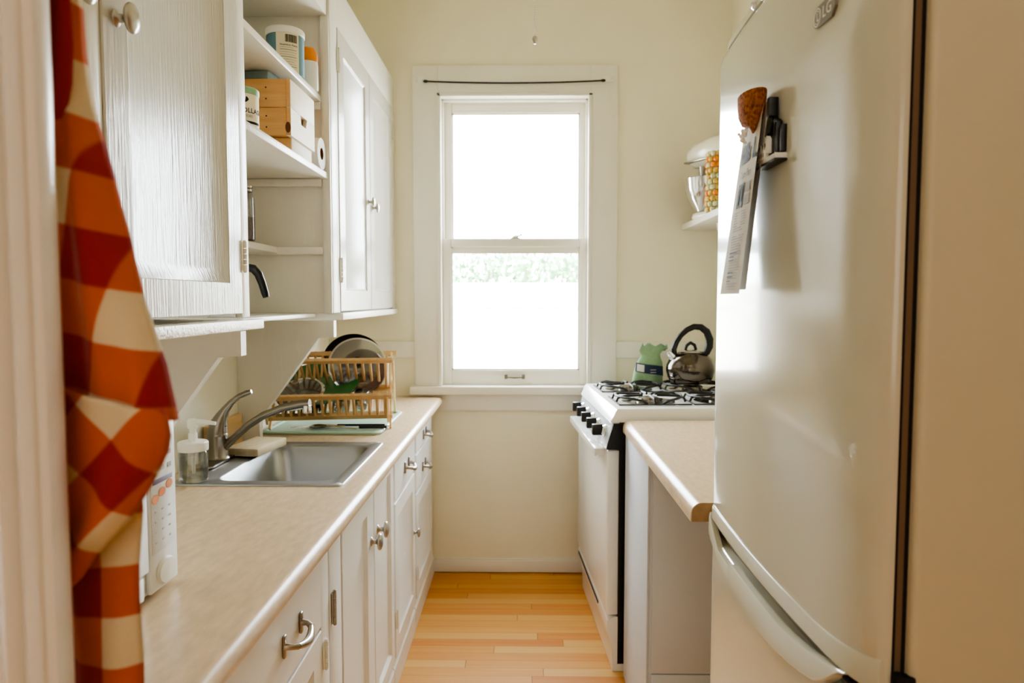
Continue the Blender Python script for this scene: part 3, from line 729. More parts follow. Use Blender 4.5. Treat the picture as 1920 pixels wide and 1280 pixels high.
# coffee press
t = thing('coffee_press', 'glass coffee press with a curved black handle on the bottom shelf', 'coffee press', (-.775, 1.85, SH[3]), math.radians(-12))
MB().lathe([(.0,.006),(.044,.006),(.045,.010),(.045,.150)], seg=32, caps=False).build('beaker', GLASS, t)
b = MB(); b.lathe([(.046,0),(.047,.004),(.047,.020),(.0455,.022)], seg=32).lathe([(.0465,.118),(.0475,.120),(.0475,.126),(.0465,.128)], seg=32).build('frame', CHROME, t)
MB().lathe([(.048,.148),(.049,.152),(.046,.160),(.02,.166),(0,.167)], seg=32).build('press_lid', BLACK, t)
MB().tube([(.042,0,.128), (.062,0,.130), (.082,0,.126), (.096,0,.112), (.106,0,.088), (.114,0,.062), (.117,0,.052)], [.010,.0105,.011,.011,.010,.0095,.008], 14).build('handle', BLACK, t)

# ------------------------------------------------------------------ gas range
rg = thing('gas_range', 'white gas range with black grates against the back wall', 'stove', (.345, 2.60, 0), math.radians(3.3))
RWid = .795
MB().box(.012, .60, .002, RWid, .03, .955).build('range_body', BLACK, rg)
b = MB()   # cooktop with chamfered front edge and raised lip
T = .995
b.prism([(-.022,T-.052), (-.018,T-.046), (0.0,T-.004), (.006,T), (.62,T), (.62,T-.052)], 'y', 0, RWid)
bmesh.ops.bevel(b.bm, geom=[e for e in b.bm.edges], offset=.003, segments=2, affect='EDGES', clamp_overlap=True)
b.build('cooktop', ENAMEL, rg)
b = MB(); b.prism([(-.012,T-.053), (.045,T-.053), (.045,T-.145), (-.034,T-.145)], 'y', .004, RWid-.004)
pan = b.build('control_panel', mat('panel_grey', (188,192,194), .35), rg)
MB().prism([(-.010,T-.054), (.048,T-.054), (.048,T-.150), (-.038,T-.150), (-.034,T-.132)], 'y', -.004, .004).build('panel_end', BLACK, rg)
for k in range(5):
    y = .10+.145*k; x = -.022; z = T-.098
    kn = MB().lathe([(.024,0),(.024,.006),(.019,.012),(.017,.016)], (x, y, z), (-1,0,.22), 24).build('knob', CHROME, pan)
    q = MB(); q.box(x-.052, x-.012, y-.011, y+.011, z-.016, z+.026, .004, 2); q.build('knob_grip', BLACK, kn)
b = MB(); b.box(-.032, .016, .004, RWid-.004, .215, .842, .010, 3).build('oven_door', ENAMEL, rg)
dr = rg.children[-1]
b = MB(); b.box(-.075, -.068, .03, RWid-.03, .815, .842, .002).box(-.075, -.032, .03, RWid-.03, .838, .844, .002)
for y in (.06, RWid-.06): b.box(-.07, -.03, y-.012, y+.012, .815, .842, .002)
b.build('handle_bar', ENAMEL, dr)
MB().prism([(.05,.0015), (-.006,.0015), (-.010,.10), (-.030,.165), (-.026,.20), (.0,.208), (.05,.208)], 'y', .003, RWid-.003).build('drawer', ENAMEL, rg)
MB().box(-.031, -.027, .20, RWid-.02, .178, .186).build('drawer_slot', DARK, rg)
# grates and burners
def burner(cx, cy):
    b = MB(); b.lathe([(.105,0),(.095,.001),(.075,-.001),(.05,.0005)], (cx, cy, T+.0015), seg=36).build('drip_bowl', CHROME, rg)
    MB().lathe([(.045,.002),(.046,.012),(.036,.017),(.0,.018)], (cx, cy, T), seg=28).build('burner_cap', STEEL, rg)
    b = MB(); h = .024; s = .118; r = .0052
    for sx in (-1, 1):
        # half grate: outer loop and two fingers
        loop = [(cx+sx*.030, cy-s, T+.006), (cx+sx*.05, cy-s, T+h*.75), (cx+sx*.085, cy-s*.9, T+h), (cx+sx*s, cy-s*.5, T+h), (cx+sx*(s+.012), cy, T+h), (cx+sx*s, cy+s*.5, T+h), (cx+sx*.085, cy+s*.9, T+h), (cx+sx*.05, cy+s, T+h*.75), (cx+sx*.030, cy+s, T+.006)]
        b.tube(loop, r, 8)
        for yy in (-.045, .045): b.tube([(cx+sx*(s+.018), cy+yy, T+.004), (cx+sx*(s+.012), cy+yy, T+h*.8), (cx+sx*s*.9, cy+yy, T+h+.003), (cx+sx*.03, cy+yy*.4, T+h+.003)], r, 8)
    b.tube([(cx, cy-s, T+.006), (cx, cy-s*.9, T+h), (cx, cy-.03, T+h+.003)], r, 8); b.tube([(cx, cy+s, T+.006), (cx, cy+s*.9, T+h), (cx, cy+.03, T+h+.003)], r, 8)
    b.box(cx-s-.022, cx+s+.022, cy-s-.003, cy-s+.003, T+.0015, T+.006)
    b.box(cx-s-.022, cx-s-.017, cy-s, cy+s, T+.0015, T+.006)
    b.build('grate', IRON, rg)
for cx in (.165, .455):
    for cy in (.20, .58): burner(cx, cy)

# kettle
kt = thing('kettle', 'polished steel kettle with black loop handle on the far burner', 'kettle', (.752, 3.19, T+.0305), math.radians(8))
MB().lathe([(.0,0),(.080,0),(.088,.004),(.100,.026),(.1065,.056),(.105,.078),(.094,.104),(.074,.124),(.052,.134),(.050,.136)], seg=48).build('kettle_body', KETTLE, kt)
b = MB(); b.lathe([(.054,.135),(.056,.138),(.052,.142),(.030,.147),(0,.149)], seg=36); lid = b.build('lid', CHROME, kt)
MB().tube([(-.024,0,.146), (-.018,0,.166), (0,0,.178), (.018,0,.168), (.026,0,.146)], [.006,.0075,.008,.0075,.006], 12, upv=(0,1,0)).build('lid_handle', BLACK, lid)
MB().tube([(-.080,0,.112), (-.094,0,.128), (-.103,0,.140)], [.017,.0135,.0105], 16).build('spout', CHROME, kt)
MB().tube([(-.072,0,.126), (-.078,0,.150), (-.066,0,.182), (-.046,0,.212), (-.018,0,.236), (.014,0,.250), (.046,0,.248), (.074,0,.228), (.089,0,.192), (.088,0,.160), (.076,0,.134), (.058,0,.116)], [.010,.0125,.012,.012,.0125,.0135,.015,.0165,.0175,.017,.015,.012], 14, upv=(0,1,0)).build('handle', BLACK, kt)

# green produce bag behind the stove grates
bag = thing('produce_bag', 'green mesh produce bag with navy label behind the stove grates', 'bag', (.585, 3.335, T+.0015), math.radians(3))
def bagring(w, d, z, n=24, wob=.0, cx=0): return [(cx+w*math.cos(2*PI*i/n)*(1+wob*math.sin(5*i)), d*math.sin(2*PI*i/n)*(1+wob*math.cos(7*i)), z) for i in range(n)]
b = MB(); rs = [b.ring(bagring(w, d, z, 24, wb, cx)) for w, d, z, wb, cx in ((.066,.022,0,.0,0), (.073,.034,.012,.02,0), (.070,.036,.04,.03,.002), (.066,.034,.075,.03,.006), (.060,.030,.105,.04,.010), (.048,.022,.130,.06,.012), (.044,.014,.145,.08,.014), (.055,.010,.165,.1,.018), (.058,.006,.178,.12,.022))]
for p, q in zip(rs, rs[1:]): b.bridge(p, q)
for i, v in enumerate(rs[-1]): v.co.z += (.014, -.012, .006, -.004)[i % 4]*(1+.5*math.sin(i*1.7)); v.co.x += .012
for i, v in enumerate(rs[-2]): v.co.z += .005*math.sin(i*2.3)
b.cap(rs[0][::-1]); b.cap(rs[-1]); b.build('bag_body', BAG, bag, 60)
b = MB(); n = 12
def bp(i, z, o=.002):
    a = math.radians(200+140*i/n); w, d = (.068, .0355); return ((w+o)*math.cos(a)*(1-.9*(z-.06))+.006, (d+o)*math.sin(a)-.001, z)
lo = b.ring([bp(i, .066-.022*i/n) for i in range(n+1)]); hi = b.ring([bp(i, .108-.020*i/n) for i in range(n+1)]); b.bridge(lo, hi, False)
lb = b.build('label_band', NAVY, bag)
b = MB(); lo = b.ring([bp(i, .070-.02*i/n, .003) for i in range(1, 5)]); hi = b.ring([bp(i, .103-.02*i/n, .003) for i in range(1, 5)]); b.bridge(lo, hi, False); b.build('white_patch', PAPERW, lb)
b = MB()
for z in (.060,.072,.084):
    lo = b.ring([bp(i, z-.012, .003) for i in range(6, 9)]); hi = b.ring([bp(i, z-.008, .003) for i in range(6, 9)]); b.bridge(lo, hi, False)
b.build('print_lines', BTNGREY, lb)

# ------------------------------------------------------------------ right worktop and cabinet
t = thing('worktop', 'short beige worktop with brown cut end between fridge and stove', 'worktop', (0,0,0))
RT = .957; b = MB(); xf = .367
pr = [(RW-.001, RT-.042), (xf+.012, RT-.042)]+[(xf+.024+.024*math.cos(a), RT-.026+.026*math.sin(a)) for a in [math.radians(180-90*i/10) for i in range(11)]]+[(RW-.001, RT)]
pr.insert(2, (xf, RT-.042)); pr.pop(1)
b.prism(pr, 'y', 1.531, 2.58); b.build('top', LAM, t, 40)
b = MB(); b.prism([(p[0]+(.002 if p[0] < .5 else 0), p[1]-(.001 if p[1] > RT-.01 else 0)) for p in pr], 'y', 1.5295, 1.531); b.build('cut_end', ENDCAP, t)
t = thing('base_cabinet', 'pale grey base cabinet end under the right worktop, beside the stove', 'cabinet', (0,0,0))
MB().box(.382, RW-.001, 2.112, 2.572, .001, RT-.043).build('cabinet_body', GRAYCAB, t)
MB().box(.376, .3815, 2.108, 2.574, .0015, RT-.044, .001).build('side_trim', GRAYCAB, t)
MB().box(.392, RW-.002, 2.106, 2.1115, .262, RT-.044, .0008).box(.392, RW-.002, 2.106, 2.1115, .002, .258, .0008).build('end_panel', GRAYCAB, t)

# ------------------------------------------------------------------ fridge
fr = thing('fridge', 'tall white fridge freezer with bowed doors on the right', 'fridge', (0,0,0))
YN, YF = .812, 1.500
MB().box(.4465, .99, .800, 1.505, .04, 1.915, .008, 3).build('fridge_body', FRSIDE, fr)
MB().box(.431, .4465, .815, 1.49, .06, 1.895).build('door_seal', BROWNGAP, fr)
MB().box(.4305, .4345, .8135, .8165, .06, 1.895).box(.4425, .4465, .8135, .8165, .06, 1.895).build('seal_gap', DARK, fr)
def fpath(off=0):
    """plan outline of the bowed door, from near back corner round the front to the far back corner"""
    P = [(.4305, YN+off)]
    def fx(y): return .389+.012*((y-1.14)/.33)**2
    y0 = YN+.10; x0 = fx(y0); sl = .012*2*(y0-1.14)/.33**2; p0 = (.4275, YN+off); p1 = (x0+off-sl*(y0-YN), YN+off); p2 = (x0+off, y0)
    for i in range(13):
        a = i/12; P.append(tuple(p0[k]*(1-a)**2+2*p1[k]*a*(1-a)+p2[k]*a*a for k in (0, 1)))
    for i in range(1, 17):
        y = y0+(YF-.022-y0)*i/16; P.append((fx(y)+off, y))
    xe = fx(YF-.022)
    for i in range(1, 7):
        a = (PI/2)*i/6; P.append((xe+off+.022*(1-math.cos(a)), YF-.022-off+.022*math.sin(a)))
    P.append((.4305, YF-off)); return P
def fdoor(name, zb, zt, parent, material=FRIDGE, r=.018):
    b = MB(); rs = []
    def row(off, fz): rs.append(b.ring([(min(x, .4305), y, fz(y)) for x, y in fpath(off)]))
    n = 5
    row(r*.5, lambda y: zb(y))
    row(.001, lambda y: zb(y)+r*.35)
    for k in range(1, 8): row(0, lambda y: zb(y)+r*.5+(zt(y)-zb(y)-r*1.5)*k/8)
    for k in range(n+1):
        a = PI/2*k/n; row(r*(1-math.cos(a)), lambda y: zt(y)-r+r*math.sin(a))
    for p, q in zip(rs, rs[1:]): b.bridge(p, q)
    b.cap(rs[0][::-1]); b.cap(rs[-1]); return b.build(name, material, parent, 50)
ZL = lambda y: .968+.0*y
ud = fdoor('fridge_door', lambda y: .9385, lambda y: 1.90, fr, r=.030)
fdoor('freezer_door', lambda y: .06, lambda y: .905, fr, r=.006)
# cap strip along the top of the door with the hinge cover
b = MB(); P = fpath(.012); A = b.ring([(x, y, 1.902) for x, y in P]); B2 = b.ring([(x+.002, y, 1.918) for x, y in P]); C2 = b.ring([(x+.02, y, 1.926) for x, y in P])
b.bridge(A, B2); b.bridge(B2, C2); b.cap(A[::-1]); b.cap(C2); b.build('top_cap', FRIDGE, fr)
b = MB()
for y, z in ((1.235, 1.91), (1.28, 1.912)): b.ball((.405, y, z), .011, .6, 1.2, .8, 12)
b.build('hinge_stud', CHROME, fr)
# band along the bottom of the fridge door: raised lip
def strip(y0, y1, zb, zt, off, n=40, thick=.006):
    b = MB(); P = []
    def fx(y):
        pts = fpath(0)
        for (xa, ya), (xb, yb) in zip(pts, pts[1:]):
            if ya <= y <= yb and yb > ya: return xa+(xb-xa)*(y-ya)/(yb-ya)
        return .42
    R = []
    for i in range(n+1):
        y = y0+(y1-y0)*i/n; x = fx(y); zl, zh = zb(y), zt(y); e = min(.004, max((zh-zl)*.3, .0003))
        R.append(b.ring([(x+.004, y, zl), (x-off+.001, y, zl+e*.3), (x-off-.001, y, zl+e), (x-off, y, zh-e), (x-off+.002, y, zh-e*.2), (x+.004, y, zh)]))
    for p, q in zip(R, R[1:]): b.bridge(p, q)
    b.cap(R[0][::-1]); b.cap(R[-1]); return b
def lip_low(y):   # underside of the lip bows upwards over the two grip pockets
    if y > 1.30: return .9385
    u = max(0, min(1, (1.30-y)/.36)); return .914+.040*u if y < 1.30 else .915
strip(.8135, 1.492, lambda y: .9385, lambda y: .967+.010*max(0, (.95-y)/.12)**1.5, .0035).build('lower_lip', FRIDGE, ud)
# grip recess, ridge and lens shaped grip of the freezer door
MB().box(.414, .436, .83, 1.485, .900, .941).build('grip_recess', mat('recess_tan', (150,142,118), .6), fr)
def ridge_top(y):
    if y > 1.40: return .905+.030*(y-1.40)/.06
    if y > 1.31: return .902
    if y > 1.285: return .902+.012*(1.31-y)/.025
    return .914+.030*max(0, (1.05-y)/.2)**1.6
def ridge_low(y):
    u = (y-1.18)/.32; return min(.859+.052*u*u+.035*max(0, (.93-y)/.08)**2, ridge_top(y)-.003)
strip(.850, 1.490, ridge_low, ridge_top, .009, 60).build('freezer_grip', FRIDGE, fr)
b = MB(); b.box(.400, .45, .803, .90, .927, .934, .001).cyl((.437, .806, .90), (.437, .806, .965), .008).box(.4395, .452, .797, .812, .925, .965, .002).build('hinge', DARK, fr)
# badge
bd = MB(); 
def fb(u, v, h=0): return (.3938-h, .985-u, 1.757+v)   # badge frame: u to the right as read, v up
pts = [(0+.012*(1-math.cos(a)) , .014-.012*math.sin(a)*1.0) for a in [math.radians(90*i/6) for i in range(7)]]
outer = []
for cx, cy, a0, a1 in ((.014,.014,270,90),):
    for i in range(13):
        a = math.radians(a0-(180)*i/12); outer.append((cx+.014*math.cos(a), cy+.014*math.sin(a)))
outer += [(.066,.028), (.066,.010), (.056,0)]
b = MB(); A = b.ring([fb(u, v, -.004) for u, v in outer]); B2 = b.ring([fb(u, v, .004) for u, v in outer]); b.bridge(A, B2); b.cap(A[::-1]); b.cap(B2)
bd = b.build('badge', BADGE, ud)
lettering('LG', .022, lambda u, v: fb(.030+u*1.05, .007+v, .0046), SILVER, 'lettering', bd)
b = MB(); C0 = (.014,.014)
def circ(r, h, n=28): return [fb(C0[0]+r*math.cos(2*PI*i/n), C0[1]+r*math.sin(2*PI*i/n), h) for i in range(n)]
b.bridge(b.ring(circ(.0118,.0046)), b.ring(circ(.0104,.0046))); b.bridge(b.ring(circ(.0085,.0047)), b.ring(circ(.0076,.0047)))
b.quad(fb(.0132,.009,.0047), fb(.0146,.009,.0047), fb(.0146,.020,.0047), fb(.0132,.020,.0047)); b.quad(fb(.014,.009,.0047), fb(.019,.009,.0047), fb(.019,.0104,.0047), fb(.014,.0104,.0047))
b.ring([]); b.build('round_emblem', SILVER, bd)

# things on the fridge: newspaper clipping under a burlap clip, skyline magnet
np_ = thing('newspaper_clipping', 'folded newspaper clipping with bold headline hanging on the fridge', 'newspaper', (0,0,0))
def sheet(ytl, ytr, ybl, ybr, xt, xb, z1, z0, curl, name, material, n=14):
    b = MB(); R = []
    for i in range(n+1):
        v = i/n; row = []
        for j in range(9):
            u = j/8
            yl = ytl+(ybl-ytl)*v; yr = ytr+(ybr-ytr)*v; xl = xt[0]+(xb[0]-xt[0])*v; xr = xt[1]+(xb[1]-xt[1])*v
            row.append((xl+(xr-xl)*u-curl*math.sin(PI*u)*math.sin(PI*v*.9+.2), yl+(yr-yl)*u, z1+(z0-z1)*v))
        R.append(b.ring(row))
    for p, q in zip(R, R[1:]): b.bridge(p, q, False)
    return b.build(name, material, np_, 80)
sheet(1.252, 1.118, 1.250, 1.118, (.384,.370), (.345,.338), 1.700, 1.408, .004, 'front_sheet', PAPER)
sheet(1.262, 1.108, 1.262, 1.15, (.3855,.375), (.362,.358), 1.702, 1.415, -.004, 'rear_sheet', PAPERW)
def onp(u, v, h=.0012):
    """point on the front sheet: u to the right as read (0..1), v up in metres from its bottom"""
    w = 1-v/.292; xl = .384+(.345-.384)*w; xr = .370+(.338-.370)*w
    return (xl+(xr-xl)*u-.004*math.sin(PI*min(max(u,0),1))*math.sin(PI*w*.9+.2)-h, 1.252-.134*u, 1.408+v)
lettering('Hills L', .045, lambda u, v: onp(.16+u/.134*.96, .214+v), INK, 'headline', np_, .03)
lettering('Taste Par', .018, lambda u, v: onp(.38+u/.134*.9, .188+v), INK, 'subheading', np_)
b = MB().m(GRAYINK2)
def pq(u0, u1, v0, v1, h=.001):
    b.quad(onp(u0, v0, h), onp(u1, v0, h), onp(u1, v1, h), onp(u0, v1, h))
pq(.36, .66, .140, .180); b.m(GRAYINK); pq(.70, .92, .142, .158); pq(.72, .90, .162, .178); b.m(INK); pq(.42, .48, .145, .172, .0014); pq(.55, .62, .150, .176, .0014)
b.build('picture', None, np_)
b = MB().m(GRAYINK); random.seed(5)
for i in range(30):
    v = .132-i*.0043
    if i % 9 == 8: continue
    pq(.34, .34+.56*random.uniform(.75, 1), v, v+.0018)
b.m(INK)
for i in range(3): pq(.34, .34+random.uniform(.2,.4), .066-i*.006, .068-i*.006, .0014)
for i in range(3): pq(.34, .34+random.uniform(.15,.3), .034-i*.007, .036-i*.007, .0014)
b.build('text_lines', None, np_)
# burlap clip
cl = thing('burlap_magnet', 'tapered brown burlap pouch magnet holding up the newspaper', 'magnet', (0,0,0))
b = MB(); cy_, cx_ = 1.160, .365
prof = [(.0,-.003), (.048,-.003), (.050,0), (.049,-.02), (.046,-.042), (.034,-.060), (.014,-.070), (.006,-.080), (.003,-.084)]
rs = []
for r, h in prof[1:]: rs.append(b.ring([(cx_+r*.38*math.cos(2*PI*i/28), cy_+r*.88*math.sin(2*PI*i/28)-(.010 if h < -.065 else 0)*1, 1.724+h*.74) for i in range(28)]))
for p, q in zip(rs, rs[1:]): b.bridge(p, q)
b.cap(rs[0]); b.cap(rs[-1]); b.build('pouch', BURLAP, cl)
MB().box(.372, .387, 1.100, 1.112, 1.676, 1.705, .002).build('magnet_back', BLACK, cl); MB().box(.372, .386, 1.203, 1.213, 1.695, 1.708, .002).build('magnet_back', BLACK, cl)
b = MB(); random.seed(11)
for i in range(14): b.ball((.352+random.uniform(-.006,.006), 1.160+random.uniform(-.012,.010), 1.661+random.uniform(-.010,.008)), random.uniform(.0025,.0045), seg=8)
b.build('lace_tassel', CARDW, cl)
# skyline magnet
mg = thing('skyline_magnet', 'black and white city skyline souvenir magnet on the fridge', 'magnet', (0,-.012,-.010))
b = MB()
def tower(y, w, z0, z1, x=.376, d=.010, tip=0):
    b.box(x, x+d, y-w/2, y+w/2, z0, z1, .0008)
    if tip: b.prism([(y-w/2, z1), (y+w/2, z1), (y, z1+tip)], 'x', x+.001, x+d-.001)
b.m(BLACK); tower(1.090, .013, 1.628, 1.668, .382, .008); tower(1.104, .012, 1.624, 1.676, .380, .008, .004); tower(1.118, .011, 1.628, 1.682, .380, .008, .012); tower(1.128, .008, 1.63, 1.672, .381, .007, .006); tower(1.146, .006, 1.63, 1.656, .381, .006, .012)
b.build('black_towers', None, mg)
b = MB().m(CARDW); tower(1.124, .010, 1.632, 1.655, .372, .008, .004); tower(1.137, .010, 1.630, 1.652, .372, .008, .008); tower(1.150, .011, 1.630, 1.648, .372, .008); tower(1.142, .034, 1.624, 1.638, .370, .008)
b.m(INK)
for k in range(5): tower(1.128+k*.007, .002, 1.628, 1.634, .3695, .001)
for k in range(3): tower(1.126+k*.012, .003, 1.642, 1.648, .3715, .001)
b.build('white_cathedral', None, mg)
b = MB().m(PAPERW); b.box(.372, .392, 1.082, 1.165, 1.618, 1.626, .001).m(BLACK).box(.371, .392, 1.08, 1.166, 1.614, 1.618, .001); b.build('base_slab', None, mg)

# ------------------------------------------------------------------ shelf on the right wall with mixer
t = thing('wall_shelf', 'small white wall shelf with a rounded bracket past the fridge', 'shelf', (0,0,0))
MB().box(.79, RW-.001, 2.55, D-.001, 1.739, 1.768, .003).build('shelf_board', TRIM, t)
for y in (2.68, 3.20):
    MB().prism([(RW-.001,1.738), (RW-.001,1.62), (.99,1.625), (.93,1.655), (.885,1.69), (.872,1.71), (.868,1.738)], 'y', y, y+.03).build('bracket', TRIM, t)
SZ = 1.7685
mx = thing('stand_mixer', 'cream stand mixer with steel bowl standing on the wall shelf', 'mixer', (.878, 3.30, SZ), math.radians(118))
mx.scale = (1.06, 1.06, 1.0)
# local: +x towards the nose
MI = mat('mixer_enamel', (236,230,208), .22, coat=.4)
b = MB(); L = [rrect(-.12, .10, -.062, .062, .055, 0), rrect(-.124, .104, -.066, .066, .055, .006), rrect(-.12, .10, -.062, .062, .055, .024), rrect(-.10, .08, -.05, .05, .045, .030)]
rs = [b.ring(l) for l in L]
for p, q in zip(rs, rs[1:]): b.bridge(p, q)
b.cap(rs[0][::-1]); b.cap(rs[-1]); b.tube([(-.085,0,.02), (-.088,0,.10), (-.085,0,.20), (-.08,0,.255)], [.055,.042,.042,.05], 20, flat=.85, upv=(0,1,0)); b.build('stand', MI, mx, 60)
b = MB(); b.tube([(-.15,0,.295), (-.135,0,.298), (-.08,0,.302), (0,0,.303), (.08,0,.300), (.13,0,.293), (.15,0,.288)], [.03,.052,.064,.066,.062,.05,.03], 24, flat=.9, upv=(0,1,0)); hd = b.build('motor_head', MI, mx, 60)
MB().lathe([(.017,0),(.016,.008)], (.147,0,.287), (1,0,-.1), 16).build('attachment_hub', BLACK, hd)
MB().box(-.11, .135, -.060, .060, .262, .270, .003).build('trim_band', STEEL, hd)
MB().cyl((.07,0,.20), (.07,0,.25), .018, .024).build('beater_shaft', STEEL, mx)
MB().lathe([(.0,.034),(.045,.034),(.05,.045),(.075,.09),(.088,.14),(.092,.185),(.095,.187),(.090,.187),(.085,.14),(.072,.09),(.045,.05),(0,.048)], (.055,0,0), seg=36, caps=False).build('mixing_bowl', CHROME, mx)
t = thing('bead_jar', 'tall vase covered in orange and pale green balls in front of the mixer', 'vase', (.840, 3.12, SZ))
MB().lathe([(.0,.001),(.036,.0),(.036,.26),(.033,.262),(.0,.262)], seg=24).build('vase_core', GOURDG, t)
b = MB(); random.seed(9)
for k in range(11):
    for j in range(11):
        a = 2*PI*(j+.5*(k % 2))/11
        b.m(GOURDO if k in (3, 8, 9) and j % 3 else (GOURDY if (k+j) % 3 == 0 or k in (2,7) else GOURDG))
        b.ball((.040*math.cos(a), .040*math.sin(a), .014+k*.0238), .0128, seg=8)
b.build('ball_cover', None, t)
t = thing('recipe_tin', 'small white box under the footed bowl on the wall shelf', 'box', (.880, 2.985, SZ))
b = MB(); b.box(-.05, .06, -.045, .045, 0, .052, .008, 3).build('tin_body', PLAST, t)
MB().box(-.038, .05, -.0462, -.0452, .018, .024).build('grey_print', BTNGREY, t)
t = thing('white_bowl', 'white ceramic bowl with narrow foot standing on the small white box', 'bowl', (.890, 2.985, SZ+.0525))
MB().lathe([(.0,.0),(.024,.0),(.026,.004),(.034,.020),(.058,.052),(.070,.080),(.072,.084),(.068,.083),(.055,.055),(.03,.024),(0,.018)], seg=40, caps=False).build('bowl_body', PLAST, t)

# ------------------------------------------------------------------ gingham towel in the doorway
def cloth(rows, y0, uvf, name, parent, nu=26, amp=.006, ph=0, curl=.02, sub=3, lead=0):
    R = []; rr = []
    rows = [q if len(q) == 4 else (q[0], q[1], q[0], q[2]) for q in rows]
    for p, q in zip(rows, rows[1:]):
        for k in range(sub): rr.append(tuple(p[c]+(q[c]-p[c])*k/sub for c in range(4)))
    rr.append(rows[-1]); b = MB(); uvs = {}
    for i, (zl, xl, zr, xr) in enumerate(rr):
        row = []
        for j in range(nu+1):
            u = j/nu; x = xl+(xr-xl)*u; z = zl+(zr-zl)*u
            y = y0+amp*math.sin(u*7+z*9+ph)+amp*.5*math.sin(u*15-z*21+ph)+curl*max(0, (u-.78)/.22)**2+lead*max(0, (.62-u)/.62)**.7
            v = b.bm.verts.new((x, y, z)); row.append(v); uvs[v] = uvf(x, z)
        R.append(row)
    uvl = b.bm.loops.layers.uv.new('weave')
    for p, q in zip(R, R[1:]):
        for f in b.bridge(p, q, False):
            for l in f.loops: l[uvl].uv = uvs[l.vert]
    o = b.build(name, GING, parent, 180)
    return o
tw = thing('gingham_towel', 'orange and red gingham towel hanging beside the door casing', 'towel', (0,0,0))
rowsA = [(1.674,-.38,-.348),(1.65,-.379,-.346),(1.627,-.378,-.343),(1.595,-.378,-.344),(1.563,-.376,-.342),(1.541,-.377,-.338),(1.519,-.378,-.332),(1.499,-.379,-.327),(1.474,-.38,-.321),(1.454,-.381,-.315),(1.433,-.381,-.31),(1.417,-.382,-.306),(1.4,-.383,-.302),(1.379,-.384,-.295),(1.362,-.384,-.29),(1.346,-.385,-.285),(1.329,-.386,-.282),(1.314,-.386,-.279),(1.301,-.387,-.277),(1.293,-.387,-.276),(1.278,-.388,-.279),(1.265,-.388,-.284),(1.244,-.389,-.295),(1.222,-.39,-.31),(1.209,-.39,-.324),(1.192,-.391,-.34),(1.174,-.392,-.353),(1.164,-.392,-.363)]
rowsB0 = [(1.31,-.39,-.325),(1.249,-.392,-.321),(1.222,-.393,-.319),(1.203,-.394,-.32),(1.176,-.395,-.322),(1.149,-.396,-.322),(1.13,-.396,-.321),(1.102,-.397,-.32),(1.07,-.399,-.321),(1.018,-.401,-.324),(.97,-.403,-.328)]
rowsB = [(1.4+(z-1.4)*1.03, xl*1.18, xr*1.03) for z, xl, xr in rowsB0]
CK = .087   # repeat of the check: two squares
def uvA(x, z): return (((x+.352)*.974-(z-1.434)*.225)/CK+.5, (-(x+.352)*.225-(z-1.434)*.974)/CK+.5)
def uvL(x, z):
    a = .7071; px, pz = x+.331, z-1.258
    return ((px*a-pz*a)/(CK*.93)+.5, (px*a+pz*a)/(CK*.93)+.5)
def uvB(x, z): return ((x+.337)/CK, (z-1.150)/CK+.5)
up = [(1.4+(z-1.4)*1.03, xl*1.03, xr*1.05) for z, xl, xr in rowsA if z > 1.30]
ca = cloth(up, .572, uvA, 'upper_fold', tw)
lowr = [(1.336,-.41,1.309,-.293), (1.322,-.41,1.299,-.290), (1.308,-.41,1.289,-.2885), (1.293,-.41,1.276,-.291), (1.278,-.41,1.263,-.297), (1.260,-.41,1.243,-.308), (1.240,-.41,1.220,-.323), (1.222,-.41,1.206,-.336), (1.204,-.41,1.189,-.352), (1.185,-.41,1.171,-.364), (1.165,-.41,1.160,-.376)]
cc = cloth(lowr, .562, uvL, 'front_fold', tw, amp=.004, curl=.012)
ct = cloth([(1.70,-.40,-.357), (1.64,-.40,-.356), (1.60,-.40,-.356), (1.57,-.40,-.359), (1.545,-.40,-.366), (1.53,-.40,-.374)], .561, lambda x, z: (.5+(x+.37)*2, .5+(z-1.6)*.8), 'top_fold', tw, amp=.003, curl=.008)
cb_ = cloth(rowsB, .590, uvB, 'rear_fold', tw, amp=.005, ph=1.5, curl=.01, lead=.05)
for o in (ca, cc, ct, cb_):
    sd = o.modifiers.new('t', 'SOLIDIFY'); sd.thickness = .0018; sd.offset = 0

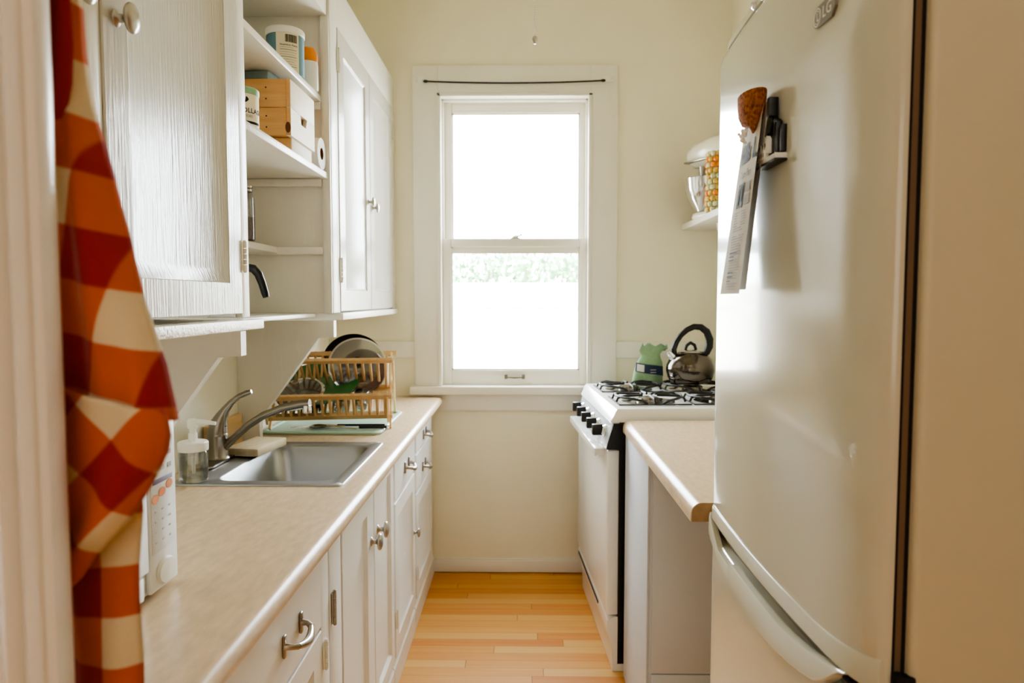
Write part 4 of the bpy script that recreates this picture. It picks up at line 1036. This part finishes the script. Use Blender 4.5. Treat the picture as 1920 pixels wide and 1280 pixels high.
# ------------------------------------------------------------------ outside
struct(MB().box(-12, 12, D+.3, 40, -.35, -.3).build('ground', GROUND))
b = MB(); b.box(-5, 5, 9.0, 9.06, -.3, 1.27).box(-5, 5, 9.004, 9.06, 1.29, 1.60)
tag(b.build('garden_fence', FENCEP), 'white board fence outside the window with one dark gap line', 'fence')
random.seed(21)
def bush(x, w, h, y, label):
    t = thing('garden_bush', label, 'bush', (x, y, -.3), group='bushes beyond the fence')
    b = MB()
    for k in range(5): b.tube([(random.uniform(-.1,.1),0,0), (random.uniform(-.3,.3),random.uniform(-.2,.2),h*.5), (random.uniform(-w,w)*.7,random.uniform(-.3,.3),h*.9)], [.05,.035,.012], 6)
    b.build('branches', BARK, t); b = MB()
    for k in range(1500):
        a = random.uniform(0, 2*PI); r = math.sqrt(random.random()); zz = random.uniform(.25, 1)
        c = Vector((w*r*math.cos(a)*(1.15-.5*abs(zz-.6)), .6*r*math.sin(a), h*zz+random.uniform(-.1,.1)))
        q = Euler((random.uniform(0,6), random.uniform(0,6), random.uniform(0,6))).to_matrix(); s = random.uniform(.04,.085)
        b.quad(*[c+q @ Vector(p)*s for p in ((-1,0,0), (0,-.5,.1), (1,0,0), (0,.5,.1))])
    b.build('foliage', LEAF, t)
for i, (x, w, h) in enumerate(((-1.45,.62,2.40), (-.50,.66,2.55), (.42,.62,2.40), (1.40,.66,2.50))):
    bush(x, w, h, 11.6+1.6*(i % 2), ('leafy green bush beyond the fence, at the far left of the window', 'leafy green bush beyond the fence, left of the window centre', 'leafy green bush beyond the fence, right of the window centre', 'leafy green bush beyond the fence, at the far right of the window')[i])

# ------------------------------------------------------------------ light
w = bpy.data.worlds.new('world'); S.world = w; w.use_nodes = True
bg = w.node_tree.nodes['Background']; bg.inputs[0].default_value = (.86, .94, 1, 1); bg.inputs[1].default_value = 26.0
sun = bpy.data.lights.new('sun', 'SUN'); sun.energy = 14; sun.angle = .02; sun.color = (1, .96, .88)
so = bpy.data.objects.new('sun', sun); COL.objects.link(so); so.rotation_euler = (math.radians(50), 0, math.radians(12))
def area(name, loc, rot, sx, sy, power, color):
    l = bpy.data.lights.new(name, 'AREA'); l.shape = 'RECTANGLE'; l.size = sx; l.size_y = sy; l.energy = power; l.color = color
    o = bpy.data.objects.new(name, l); COL.objects.link(o); o.location = loc; o.rotation_euler = rot; return l
p = area('window_portal', ((WX0+WX1)/2, D+.13, 1.68), (-PI/2, 0, 0), .74, 1.44, 1, (1,1,1)); p.cycles.is_portal = True
area('hall_fill_back', (-.4, -2.9, 1.7), (PI/2, 0, 0), 2.2, 1.6, 13, (1, .97, .86))  # unseen panel added as soft fill from behind the camera
area('hall_fill_top', (0, -1.2, CEIL-.03), (0, 0, 0), 1.2, 1.2, 9, (1, .97, .86))  # second added fill panel, overhead and out of view
S.view_settings.view_transform = 'AgX'; S.view_settings.look = 'AgX - Medium High Contrast'; S.view_settings.exposure = .72
S.cycles.use_denoising = True
S.cycles.max_bounces = 10; S.cycles.diffuse_bounces = 6; S.cycles.glossy_bounces = 5; S.cycles.transparent_max_bounces = 12
S.cycles.sample_clamp_indirect = 8
S.cycles.caustics_reflective = False; S.cycles.caustics_refractive = False
